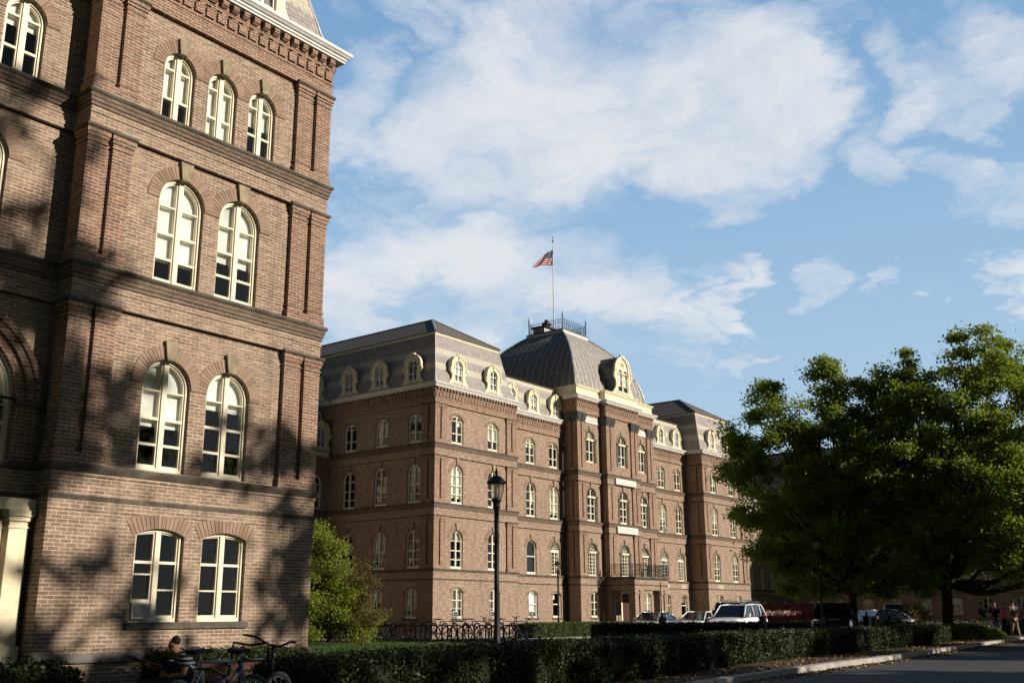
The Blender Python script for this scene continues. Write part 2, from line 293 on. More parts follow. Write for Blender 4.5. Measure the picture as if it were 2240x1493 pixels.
# ------------------------------------------------------------------ mesh helpers
class MB:
    def __init__(s): s.v = []; s.f = []
    def add(s, vs, fs):
        o = len(s.v); s.v += [tuple(map(float, p)) for p in vs]; s.f += [tuple(i+o for i in f) for f in fs]
    def box(s, x0, x1, y0, y1, z0, z1):
        s.add([(x0,y0,z0),(x1,y0,z0),(x1,y1,z0),(x0,y1,z0),(x0,y0,z1),(x1,y0,z1),(x1,y1,z1),(x0,y1,z1)],
              [(3,2,1,0),(4,5,6,7),(0,1,5,4),(1,2,6,5),(2,3,7,6),(3,0,4,7)])
    def tube(s, pts, rad, n=6, cap=True):
        pts = [Vector(p) for p in pts]; rad = rad if isinstance(rad, (list, tuple)) else [rad]*len(pts); rings = []
        ref = Vector((0, 0, 1))
        for i, p in enumerate(pts):
            t = (pts[min(i+1, len(pts)-1)] - pts[max(i-1, 0)]).normalized()
            a = t.cross(ref if abs(t.dot(ref)) < .95 else Vector((1, 0, 0))).normalized(); b = t.cross(a)
            rings.append([p + (a*math.cos(q*2*math.pi/n) + b*math.sin(q*2*math.pi/n))*rad[i] for q in range(n)])
        vs = [q for r in rings for q in r]; fs = []
        for i in range(len(pts)-1):
            for j in range(n): fs.append((i*n+j, i*n+(j+1) % n, (i+1)*n+(j+1) % n, (i+1)*n+j))
        if cap: fs.append(tuple(range(n))[::-1]); fs.append(tuple((len(pts)-1)*n+j for j in range(n)))
        s.add(vs, fs)
    def lathe(s, prof, c=(0,0,0), n=16):
        vs = []; fs = []
        for (r, z) in prof:
            for j in range(n): vs.append((c[0]+r*math.cos(j*2*math.pi/n), c[1]+r*math.sin(j*2*math.pi/n), c[2]+z))
        for i in range(len(prof)-1):
            for j in range(n): fs.append((i*n+j, i*n+(j+1) % n, (i+1)*n+(j+1) % n, (i+1)*n+j))
        fs.append(tuple(range(n))[::-1]); fs.append(tuple((len(prof)-1)*n+j for j in range(n)))
        s.add(vs, fs)
    def build(s, name, mat, parent=None, smooth=False, loc=None):
        me = bpy.data.meshes.new(name); me.from_pydata(s.v, [], s.f); me.update()
        if smooth: me.polygons.foreach_set('use_smooth', [True]*len(me.polygons))
        o = bpy.data.objects.new(name, me); C.objects.link(o)
        me.materials.append(MT[mat] if isinstance(mat, str) else mat)
        if parent is not None: o.parent = parent; o.matrix_parent_inverse = Matrix.Translation(-wloc(parent))
        return o
def wloc(o):
    l = o.location.copy()
    return l if o.parent is None else Vector((l.x, l.y, l.z)) if o.type == 'MESH' and False else (Vector((0,0,0)) if o.type == 'MESH' else l)
def tag(o, label=None, cat=None, group=None, kind=None):
    if label: o['label'] = label
    if cat: o['category'] = cat
    if group: o['group'] = group
    if kind: o['kind'] = kind
    return o
def empty(name, loc, label, cat, group=None):
    o = bpy.data.objects.new(name, None); C.objects.link(o); o.location = loc; o.empty_display_size = .3
    return tag(o, label, cat, group)
def copy_tree(o, parent=None):
    c = o.copy(); C.objects.link(c)
    if parent is not None: c.parent = parent
    for ch in [q for q in bpy.data.objects if q.parent is o]: copy_tree(ch, c)
    return c
class Frame:
    """local facade frame: u along the wall, n outwards, z up"""
    def __init__(s, plane, facing):
        s.p = plane; s.k = facing
    def __call__(s, u, n, z):
        if s.k == 'S': return (u, s.p-n, z)          # faces -Y, u = X
        if s.k == 'W': return (s.p-n, -u, z)         # faces -X, u = -Y
        if s.k == 'E': return (s.p+n, u, z)          # faces +X, u = Y
class FB(MB):
    def __init__(s, F): super().__init__(); s.F = F
    def q(s, pts, fs): s.add([s.F(*p) for p in pts], fs)
    def bx(s, u0, u1, n0, n1, z0, z1, m0=0, m1=0):
        a0, a1, b0, b1 = u0-m0*n0, u0-m0*n1, u1+m1*n0, u1+m1*n1
        s.q([(a0,n0,z0),(b0,n0,z0),(b1,n1,z0),(a1,n1,z0),(a0,n0,z1),(b0,n0,z1),(b1,n1,z1),(a1,n1,z1)],
            [(0,1,2,3),(7,6,5,4),(4,5,1,0),(5,6,2,1),(6,7,3,2),(7,4,0,3)])
    def prof(s, u0, u1, pts, m0=0, m1=0):
        k = len(pts)
        s.q([(u0-m0*n, n, z) for n, z in pts] + [(u1+m1*n, n, z) for n, z in pts],
            [(i, (i+1) % k, k+(i+1) % k, k+i) for i in range(k)] + [tuple(range(k))[::-1], tuple(range(k, 2*k))])
    def poly(s, pts2, n):
        s.q([(u, n, z) for u, z in pts2], [tuple(range(len(pts2)))[::-1]])
def contour(uc, w, zb, zs, rise, k=14):
    """bottom-left, up, over the arch, down to bottom-right"""
    p = [(uc-w/2, zb)]
    if rise <= 0.001: p += [(uc-w/2, zs), (uc+w/2, zs)]
    elif abs(rise-w/2) < .02 or rise > w/2:
        for i in range(k+1):
            a = math.pi*(1-i/k); p.append((uc+w/2*math.cos(a), zs+rise*math.sin(a)))
    else:
        R = (w*w/4+rise*rise)/(2*rise); a0 = math.asin(min(1, w/2/R)); zc = zs+rise-R
        for i in range(k+1):
            a = -a0+2*a0*i/k; p.append((uc+R*math.sin(a), zc+R*math.cos(a)))
    p.append((uc+w/2, zb)); return p
def ring(b, co, ci, nb, nf):
    k = len(co); vs = [(u, nf, z) for u, z in co]+[(u, nf, z) for u, z in ci]+[(u, nb, z) for u, z in ci]+[(u, nb, z) for u, z in co]
    fs = []
    for i in range(k):
        j = (i+1) % k; fs += [(i, j, k+j, k+i), (k+i, k+j, 2*k+j, 2*k+i), (3*k+i, 3*k+j, j, i)]
    b.q(vs, fs)
def wallstrip(b, u0, u1, z0, z1, wins, n, m0=0, m1=0, depth=.32):
    """flat wall at n with arched openings and their brick reveals"""
    u0 = u0-m0*n; u1 = u1+m1*n; cur = u0
    for w in sorted(wins, key=lambda w: w['u']):
        l, r = w['u']-w['w']/2, w['u']+w['w']/2; c = contour(w['u'], w['w'], w['zb'], w['zs'], w['rise'])
        b.q([(cur,n,z0),(l,n,z0),(l,n,z1),(cur,n,z1)], [(0,1,2,3)])
        if w['zb'] > z0+.001: b.q([(l,n,z0),(r,n,z0),(r,n,w['zb']),(l,n,w['zb'])], [(0,1,2,3)])
        a = c[1:-1]
        for (p, q) in zip(a[:-1], a[1:]): b.q([(p[0],n,p[1]),(q[0],n,q[1]),(q[0],n,z1),(p[0],n,z1)], [(0,1,2,3)])
        k = len(c)
        for i in range(k): p, q = c[i], c[(i+1) % k]; b.q([(p[0],n,p[1]),(q[0],n,q[1]),(q[0],n-depth,q[1]),(p[0],n-depth,p[1])], [(0,1,2,3)])
        cur = r
    b.q([(cur,n,z0),(u1,n,z0),(u1,n,z1),(cur,n,z1)], [(0,1,2,3)])
def W_(u, st, w=1.05, kind='pair', key=True, **k):
    d = dict(u=u, w=w, kind=kind, key=key, st=st)
    z = {1: (-.05, 1.49, .13), 2: (2.69, 4.33, w/2), 3: (6.36, 8.09, w/2), 4: (9.78, 10.98, w/2)}[st]
    d.update(zb=z[0], zs=z[1], rise=z[2]); d.update(k); return d
def window(P, F, w, n, detail=True, sash='sash'):
    u, ww, zb, zs, rise = w['u'], w['w'], w['zb'], w['zs'], w['rise']
    far = sash == 'sashpale'; mh = .036 if far else .05
    b = FB(F); t = .048 if far else .055; d0 = n-.17; d1 = n-.075
    c0 = contour(u, ww-.004, zb+.002, zs, rise-.002); c1 = contour(u, ww-2*t, zb+t*1.2, zs, rise-t); c2 = contour(u, ww-2*t-.06, zb+t*1.2+.02, zs, rise-t-.03)
    ring(b, c0, c1, d0, d1); ring(b, c1, c2, d0-.03, d1-.035)
    L, Rr = u-ww/2+t, u+ww/2-t; top = zs+rise
    kd = w['kind']
    if kd in ('pair', 'raised'):
        b.bx(u-mh, u+mh, d0, d1+.005, zb+.03, top-t*.8)
        for s in (-1, 1):
            b.bx(u+mh if s > 0 else u-mh*1.6, u+mh*1.6 if s > 0 else u-mh, d0-.02, d1-.03, zb+.04, top-t*1.1)
            a0, a1 = (L, u-.05) if s < 0 else (u+.05, Rr)
            H = zs-zb
            if w['st'] == 1: bars = [(zb+H*.69, .05), (zb+H*.37, .03)]
            elif w['st'] == 4: bars = [(zs+.0, .04), (zb+H*.45, .05)]
            else: bars = [(zs-.09, .03), (zb+H*.615, .055), (zb+H*.31, .05)]
            if s < 0 and w.get('ac'): bars = [(zb+H*.69, .05), (zb+H*.55, .03), (zb+.36, .09)]
            for z, h in bars: b.bx(a0, a1, d0-.02, d1-.028, z-h/2, z+h/2)
            b.bx(a0, a1, d0-.02, d1-.028, zb+.04, zb+.12)
    elif kd == 'single':
        b.bx(L, Rr, d0, d1-.02, zb+(top-zb)*.52-.03, zb+(top-zb)*.52+.03); b.bx(L, Rr, d0, d1-.02, zb+.04, zb+.13)
    elif kd == 'fan':
        b.bx(L, Rr, d0, d1+.01, zs-.16, zs+.0)
        b.bx(u-.03, u+.03, d0, d1, zb+.05, zs-.16)
        for s in (-1, 1):
            b.bx(u+s*(ww/4-.01)-.013, u+s*(ww/4-.01)+.013, d0, d1-.03, zb+.05, zs-.16)
            b.bx(u+s*(ww/2-t-.04)-.02, u+s*(ww/2-t-.04)+.02, d0, d1-.03, zb+.05, zs-.16)
        for i in range(1, 6): z = zb+.05+(zs-.16-zb-.05)*i/6; b.bx(L, Rr, d0+.005, d1-.033, z-.013, z+.013)
        rr = ww/2-t
        for i in range(1, 7):
            a = math.pi*i/7; p = [(u+.13*math.cos(a), zs+.13*math.sin(a)), (u+rr*math.cos(a), zs+rr*math.sin(a))]; dx, dz = -math.sin(a)*.012, math.cos(a)*.012
            b.q([(p[0][0]-dx,d1-.02,p[0][1]-dz),(p[1][0]-dx,d1-.02,p[1][1]-dz),(p[1][0]+dx,d1-.02,p[1][1]+dz),(p[0][0]+dx,d1-.02,p[0][1]+dz)], [(0,1,2,3)])
        cc = contour(u, .34, zs, zs+.001, .17, 8); ci = contour(u, .26, zs+.02, zs+.02, .13, 8); ring(b, cc, ci, d0, d1-.015)
    o = b.build('window', sash, P)
    g = FB(F); g.poly(c1[::1], d0+.02); g.build('pane', 'glass', o)
    r = random.random()
    if w.get('shade', 1) and kd != 'fan' and (r < .8 or w.get('shade') == 2):
        fr = w['sf'] if 'sf' in w else random.choice([.35, .5, .62, .66, .3, .85]); zc = max(zb+.1, top-(top-zb)*fr)
        if zc < zs+.1:
            s = FB(F)
            if random.random() < .75 or w.get('shade') == 2: s.poly(contour(u, ww-.12, zc, zs, rise-.06), d0-.06); s.build('blind', 'shade' if random.random() < .7 or w.get('shade') == 2 else 'curtain', o)
            else:
                sd = random.choice((-1, 1)); s.bx(u if sd > 0 else u-ww/2+.06, u+ww/2-.06 if sd > 0 else u, d0-.07, d0-.06, zc, zs); s.build('blind', 'shade', o)
    # brick arch + keystone
    if w.get('arch', True):
        v = FB(F); th = .27
        if rise > .2:
            R0 = ww/2; L_ = math.pi*R0; nb = max(9, int(math.pi*(R0+th/2)/.072))
            for i in range(nb):
                a0, a1 = math.pi*(i+.08)/nb, math.pi*(i+.92)/nb
                if w['key'] and abs((i+.5)/nb-.5) < .045: continue
                sz = rise/(ww/2)
                def lim(a):
                    ca = math.cos(a); r_ = R0+th
                    if ca > .05 and 'cr' in w: r_ = min(r_, (w['cr']-u)/ca)
                    if ca < -.05 and 'cl' in w: r_ = min(r_, (w['cl']-u)/ca)
                    return max(r_, R0+.03)
                vs = [(u+rr*math.cos(a), zs+rr*sz*math.sin(a)) for rr, a in ((R0+.005,a0),(lim(a0),a0),(lim(a1),a1),(R0+.005,a1))]
                v.q([(x,n-.01,z) for x, z in vs]+[(x,n+.022,z) for x, z in vs], [(7,6,5,4),(0,1,5,4),(1,2,6,5),(2,3,7,6),(3,0,4,7)])
            mo = FB(F); co = [(min(max(a, w.get('cl', -1e9)+.004), w.get('cr', 1e9)-.004), z) for a, z in contour(u, ww+2*th, zs, zs+.001, rise+th, 20)]; ci = contour(u, ww+.01, zs, zs+.001, rise+.004, 20)
            vsx = [(a, n+.012, z) for a, z in co]+[(a, n+.012, z) for a, z in ci]; k = len(co)
            mo.q(vsx, [(i, i+1, k+i+1, k+i) for i in range(k-1)]); mo.build('arch_mortar', 'mortar', o)
        else:
            R = (ww*ww/4+rise*rise)/(2*rise) if rise > .01 else 3.; zc = zs+rise-R; a0 = math.asin(min(1, ww/2/R))*1.12; nb = int(2*a0*R/.072)
            for i in range(nb):
                p0, p1 = -a0+2*a0*(i+.08)/nb, -a0+2*a0*(i+.92)/nb
                vs = [(min(max(u+rr*math.sin(a), w.get('cl', -1e9)+.003), w.get('cr', 1e9)-.003), zc+rr*math.cos(a)) for rr, a in ((R+.004,p0),(R+.30,p0),(R+.30,p1),(R+.004,p1))]
                v.q([(x,n-.01,z) for x, z in vs]+[(x,n+.012,z) for x, z in vs], [(4,5,6,7),(4,5,1,0),(5,6,2,1),(6,7,3,2),(7,4,0,3)])
        v.build('brick_arch', 'voussoir', o)
        if w['key'] and w['st'] > 1:
            kb = FB(F); zt = top+.36 if ww > .9 else top+.31
            pts = [(u-.09, top-.02), (u+.09, top-.02), (u+.15, zt), (u-.15, zt)]
            if ww < .9: pts = [(u-.08, top-.02), (u+.08, top-.02), (u+.125, zt), (u-.125, zt)]
            kb.q([(x,n-.05,z) for x, z in pts]+[(x,n+.085,z) for x, z in pts], [(4,5,6,7),(0,1,5,4),(1,2,6,5),(2,3,7,6),(3,0,4,7)])
            kb.build('keystone', 'keystone', o)
    if w['st'] == 1 and w.get('sill', True):
        sb = FB(F); sb.bx(u-ww/2-.08, u+ww/2+.08, n-.2, n+.05, zb-.12, zb+.0); sb.build('sill', 'stone', o)
    if w.get('hood'):
        h = FB(F); ring(h, contour(u, ww+.16, zs, zs+.001, rise+.08), contour(u, ww+.004, zs, zs+.001, rise+.002), n-.1, n+.03)
        for s in (-1, 1): h.bx(u+s*(ww/2+.02)-.02 if s > 0 else u-ww/2-.26, u+ww/2+.26 if s > 0 else u-ww/2, n-.05, n+.09, zs-.12, zs)
        for s in (-1, 1): h.bx(u+s*(ww/2+.13)-.1, u+s*(ww/2+.13)+.1, n-.05, n+.035, zb, zs-.12)
        h.build('hood_mould', 'stone', o)
        h2 = FB(F); h2.bx(u-ww/2+.02, u+ww/2-.02, n-.14, n+.02, zs-.14, zs-.01); h2.build('transom', 'cream', o)
    return o
GZ = -1.75
def torus(n0, z, r): # rounded moulding profile
    return [(n0, z-r)] + [(n0+r*math.cos(a), z+r*math.sin(a)) for a in [R_(q) for q in (-60,-30,0,30,60)]] + [(n0, z+r)]
def pilaster(P, F, segs, zb, st, m0, m1, mat='redbrick', cor=False):
    """a pair of brick pilasters joined by plinth and cap; segs = [(a,b),(c,d)]"""
    b = FB(F); U0, U1 = segs[0][0], segs[-1][1]
    for i, (a, c) in enumerate(segs):
        k0 = m0 if i == 0 else 0; k1 = m1 if i == len(segs)-1 else 0
        b.bx(a, c, -.1, 0, zb+.2, st-.07, k0, k1)
        for z0, z1, e in ((st-.17, st-.07, .045), (st-.24, st-.17, .025), (st-.34, st-.30, .018)):
            if not cor: b.prof(a-(0 if k0 else e), c+(0 if k1 else e), [(-.1,z0),(e,z0),(e,z1),(-.1,z1)], k0, k1)
        b.prof(a-(0 if k0 else .02), c+(0 if k1 else .02), [(-.1,zb+.29),(.012,zb+.29),(.024,zb+.31),(.012,zb+.335),(-.1,zb+.335)], k0, k1)
        if i == 0 and len(segs) > 1: b.bx(c, segs[1][0], -.1, -.085, zb+.2, st-.07)
    b.bx(U0-(0 if m0 else .03), U1+(0 if m1 else .03), -.1, .03, zb, zb+.2, m0, m1)
    o = b.build('pilaster_pair', mat, P)
    s = FB(F)
    s.prof(U0-(0 if m0 else .06), U1+(0 if m1 else .06), [(-.1,st-.07),(.065,st-.07),(.08,st-.05),(.08,st-.01),(.0,st+.02),(-.1,st+.02)], m0, m1); s.build('cap_slab', 'stone', o)
    if cor:
        c = FB(F)
        for (a, d) in segs:
            w = d-a; c.bx(a-.03, d+.03, -.1, .04, st-.68, st-.63)
            for k in range(5):
                z = st-.63+.56*k/5; e = .02+.03*k; c.bx(a-e, d+e, -.1, e+.015, z, z+.56/5)
            for q in range(4):
                for r in range(3):
                    uu = a+w*(q+.5)/4; z = st-.6+.17*r; e = .05+.035*r
                    c.prof(uu-.045, uu+.045, [(e-.04,z),(e+.01,z),(e+.07,z+.13),(e+.03,z+.16),(e-.04,z+.1)])
            for e2 in (a-.1, d+.1): c.lathe([(.02,-.04),(.09,-.03),(.09,.05),(.02,.06)], F(e2, .1, st-.14), 8)
        c.build('leafy_capital', 'capital', o)
    return o
def belt(P, F, u0, u1, top, m0, m1, mat='brick'):
    """projecting brick band with mouldings below a stone sill course whose top is at `top`"""
    b = FB(F); z0 = top-.74
    b.bx(u0, u1, -.13, -.003, z0, top-.33, m0, m1)
    b.prof(u0, u1, torus(-.02, top-.45, .035), m0, m1)
    o = b.build('string_course', mat, P); b = FB(F)
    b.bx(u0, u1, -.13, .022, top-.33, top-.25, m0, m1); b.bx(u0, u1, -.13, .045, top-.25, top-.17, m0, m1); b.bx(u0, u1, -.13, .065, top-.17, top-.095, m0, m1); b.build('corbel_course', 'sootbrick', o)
    s = FB(F); s.prof(u0, u1, [(-.13,top-.095),(.085,top-.095),(.11,top-.06),(.105,top-.03),(.08,top-.005),(-.13,top)], m0, m1); s.build('sill_course', 'stone', o)
def belt2(P, F, u0, u1, m0, m1, mat='brick'):
    b = FB(F); b.bx(u0, u1, -.13, .015, 1.84, 2.02, m0, m1); b.bx(u0, u1, -.13, 0.006, 2.10, 2.44, m0, m1); b.bx(u0, u1, -.13, .03, 2.44, 2.50, m0, m1)
    o = b.build('string_course', mat, P)
    s = FB(F); s.prof(u0, u1, [(-.13,2.02),(.03,2.02),(.045,2.09),(.03,2.105),(-.13,2.105)], m0, m1); s.build('stone_course', 'stone', o); s = FB(F)
    s.prof(u0, u1, [(-.13,2.50),(.045,2.50),(.075,2.56),(.09,2.60),(.09,2.64),(-.13,2.66)], m0, m1); s.build('sill_course', 'stone', o)
def cornice(P, F, u0, u1, dz, m0, m1, mat='redbrick'):
    b = FB(F); Z = lambda z: z+dz
    b.bx(u0, u1, -.13, .0, Z(12.03), Z(12.34), m0, m1); b.prof(u0, u1, torus(.0, Z(12.36), .025), m0, m1)
    b.bx(u0, u1, -.13, -.002, Z(12.385), Z(12.8), m0, m1)
    L = u1-u0; n = max(2, round(L/.285)); p = L/n
    for i in range(n):
        a = u0+p*i
        b.bx(a+p*.14, a+p*.86, -.01, .045, Z(12.45), Z(12.66)); b.bx(a+p*.45, a+p*1.0, -.01, .047, Z(12.66), Z(12.705))
    b.bx(u0, u1, -.13, .05, Z(12.71), Z(12.745), m0, m1); b.prof(u0, u1, torus(.04, Z(12.765), .022), m0, m1)
    b.bx(u0, u1, -.13, .04, Z(12.785), Z(12.99), m0, m1)
    for i in range(n):
        a = u0+p*(i+.5); b.prof(a-.075, a+.075, [(.03,Z(12.80)),(.10,Z(12.80)),(.16,Z(12.86)),(.16,Z(12.97)),(.03,Z(12.97))])
    o = b.build('cornice_brickwork', mat, P)
    s = FB(F)
    s.prof(u0, u1, [(-.13,Z(12.97)),(.20,Z(12.97)),(.20,Z(13.01)),(.235,Z(13.03)),(.235,Z(13.075)),(.27,Z(13.09)),(.30,Z(13.13)),(.33,Z(13.155)),(.34,Z(13.22)),(.30,Z(13.225)),(.0,Z(13.235)),(-.2,Z(13.36)),(-.25,Z(13.36))], m0, m1)
    s.build('eaves_gutter', 'white', P)
def facade(P, F, u0, u1, m0, m1, wins, pairs, mat='brick', top=4, dz=0., sash='sash', hi=None, cor=False, red='redbrick'):
    """one front: four storeys, belts, pilaster pairs, cornice. pairs: list of segs"""
    S2, S3, S4 = 2.65, 6.33, 9.75
    b = FB(F)
    g = lambda k: [w for w in wins if w['st'] == k]
    wallstrip(b, u0, u1, GZ, 1.86, g(1), 0, m0, m1); wallstrip(b, u0, u1, 1.86, 2.56, [], -.012, m0, m1)
    wallstrip(b, u0, u1, S2-.02, 5.62, g(2), -.1, m0, m1); wallstrip(b, u0, u1, S3-.76, S3, [], -.10, m0, m1)
    topz = (12.06 if top == 4 else 8.7) if hi is None else hi
    if top == 4:
        wallstrip(b, u0, u1, S3-.02, 9.05, g(3), -.1, m0, m1); wallstrip(b, u0, u1, S4-.76, S4, [], -.10, m0, m1)
        wallstrip(b, u0, u1, S4-.02, topz, g(4), -.1, m0, m1)
    else: wallstrip(b, u0, u1, S3-.02, topz, g(3), -.1, m0, m1)
    b.build('wall', mat, P)
    belt2(P, F, u0, u1, m0, m1, mat); belt(P, F, u0, u1, S3, m0, m1, mat)
    if top == 4: belt(P, F, u0, u1, S4, m0, m1, mat)
    red = 'redfar' if mat == 'brickfar' else red
    cornice(P, F, u0, u1, dz if hi is None else hi-12.06, m0, m1, red)
    for segs in pairs:
        k0 = m0 if abs(segs[0][0]-u0) < .02 else 0; k1 = m1 if abs(segs[-1][1]-u1) < .02 else 0
        pilaster(P, F, segs, S2, S3-.72, k0, k1, red)
        if top == 4:
            pilaster(P, F, segs, S3, S4-.72, k0, k1, red); pilaster(P, F, segs, S4, topz, k0, k1, red, cor)
    for w in wins:
        for o in wins:
            if o['st'] == w['st'] and o is not w:
                md = (o['u']+w['u'])/2
                if o['u'] > w['u']: w['cr'] = min(w.get('cr', 1e9), md)
                else: w['cl'] = max(w.get('cl', -1e9), md)
    for w in wins: window(P, F, w, 0 if w['st'] == 1 else -.1, sash='sashpale' if mat == 'brickfar' else sash)
def closed_box(P, x0, x1, y0, y1, z0, z1, skip='', mat='brick', inset=.14, name='wall'):
    """plain outer walls for the sides without detail, plus ceiling"""
    b = MB(); i = .0
    if 'S' not in skip: b.add([(x0,y0,z0),(x1,y0,z0),(x1,y0,z1),(x0,y0,z1)], [(0,1,2,3)])
    if 'N' not in skip: b.add([(x0,y1,z0),(x1,y1,z0),(x1,y1,z1),(x0,y1,z1)], [(3,2,1,0)])
    if 'W' not in skip: b.add([(x0,y0,z0),(x0,y1,z0),(x0,y1,z1),(x0,y0,z1)], [(3,2,1,0)])
    if 'E' not in skip: b.add([(x1,y0,z0),(x1,y1,z0),(x1,y1,z1),(x1,y0,z1)], [(0,1,2,3)])
    if b.v: b.build(name, mat, P)
    f = MB()
    for z in (-.35, 2.3, 6.0, 9.4):
        if z < z1-1: f.box(x0+.5, x1-.5, y0+.5, y1-.5, z-.1, z)
    # a partition a few metres behind the front so that rooms read as rooms
    f.box(x0+.45, x1-.45, min(y0+4.5, y1-.4), min(y0+4.6, y1-.3), z0, z1-.2)
    if 'W' in skip: f.box(x0+4.2, x0+4.3, y0+.45, y1-.5, z0, z1-.2)
    f.build('inner_floor', 'room', P)
def mansard(P, x0, x1, y0, y1, z0, z1, ins, rise, ridge='Y', name='roof', mat='slate', skipback=True, band=.17, flat=False):
    b = MB(); i = ins
    a = [(x0,y0),(x1,y0),(x1,y1),(x0,y1)]; m_ = .38
    lv = [(z0, 0.), (z0+(z1-z0)*.16, .22*i), (z0+(z1-z0)*.42, .5*i), (z1, i)]
    for (za, ia), (zb, ib) in zip(lv[:-1], lv[1:]):
        for k in range(4):
            p, q = a[k], a[(k+1) % 4]
            sg = lambda P_, t: (P_[0]+(t if P_[0] == x0 else -t), P_[1]+(t if P_[1] == y0 else -t))
            P0, Q0, P1, Q1 = sg(p, ia), sg(q, ia), sg(p, ib), sg(q, ib)
            b.add([(*P0,za),(*Q0,za),(*Q1,zb),(*P1,zb)], [(0,1,2,3)])
    r = b.build(name, mat, P)
    t = MB(); X0, X1, Y0, Y1 = x0+i, x1-i, y0+i, y1-i
    # cream moulding round the curb
    for k, e0, e1 in ((0, -.02, .03), (1, .03, .07)):
        za, zb = z1-band+k*band*.7, z1-band*.3+k*band*.35
        for (xa, xb, ya, yb) in ((X0-e1, X1+e1, Y0-e1, Y0-e0+.05), (X0-e1, X1+e1, Y1-.05, Y1+e1), (X0-e1, X0+.04, Y0+.06, Y1-.06), (X1-.04, X1+e1, Y0+.06, Y1-.06)):
            t.box(xa, xb, ya, yb, za, zb)
    t.build('curb_moulding', 'creamtrim', r)
    h = MB(); e = .12; X0 -= e; X1 += e; Y0 -= e; Y1 += e; zt = z1+.03
    if flat: h.add([(X0,Y0,zt),(X1,Y0,zt),(X1,Y1,zt+.3),(X0,Y1,zt+.3)], [(0,1,2,3)]); h.add([(X0,Y0,zt-.04),(X1,Y0,zt-.04),(X1,Y0,zt),(X0,Y0,zt)], [(0,1,2,3)])
    elif ridge == 'Y':
        xm = (X0+X1)/2; d = (X1-X0)/2; A, B = (xm, Y0+d, zt+rise), (xm, Y1-d, zt+rise)
        h.add([(X0,Y0,zt),(X1,Y0,zt),(X1,Y1,zt),(X0,Y1,zt),A,B,(X0,Y0,zt-.05),(X1,Y0,zt-.05),(X1,Y1,zt-.05),(X0,Y1,zt-.05)],
              [(0,1,4),(1,2,5,4),(2,3,5),(3,0,4,5),(6,7,1,0),(7,8,2,1),(8,9,3,2),(9,6,0,3),(9,8,7,6)])
    ho = h.build('upper_roof', 'toproof', r)
    if not flat:
        l = MB()
        for cxy in ((X0,Y0),(X1,Y0)):
            l.tube([(cxy[0],cxy[1],zt+.02), (A[0],A[1],A[2]+.02)], .07, 6)
        l.tube([(A[0],A[1],A[2]+.02),(B[0],B[1],B[2]+.02)], .05, 6)
        l.build('ridge_flashing', 'lead', r)
    for (cx, cy, sx, sy) in ((x0,y0,1,1),(x1,y0,-1,1)):
        c = MB(); c.tube([(cx+sx*ii, cy+sy*ii, zz) for zz, ii in lv], .035, 6); c.build('corner_flashing', 'white', r)
    return r
DORM = [(.95,0),(.95,.05),(.86,.08),(.80,.16),(.70,.24),(.64,.36),(.60,.5),(.63,.66),(.72,.76),(.78,.84),(.80,.94),(.73,1.0),(.73,1.18),(.70,1.34),(.62,1.52),(.50,1.66),(.34,1.77),(.17,1.83),(.15,1.92),(0,1.92)]
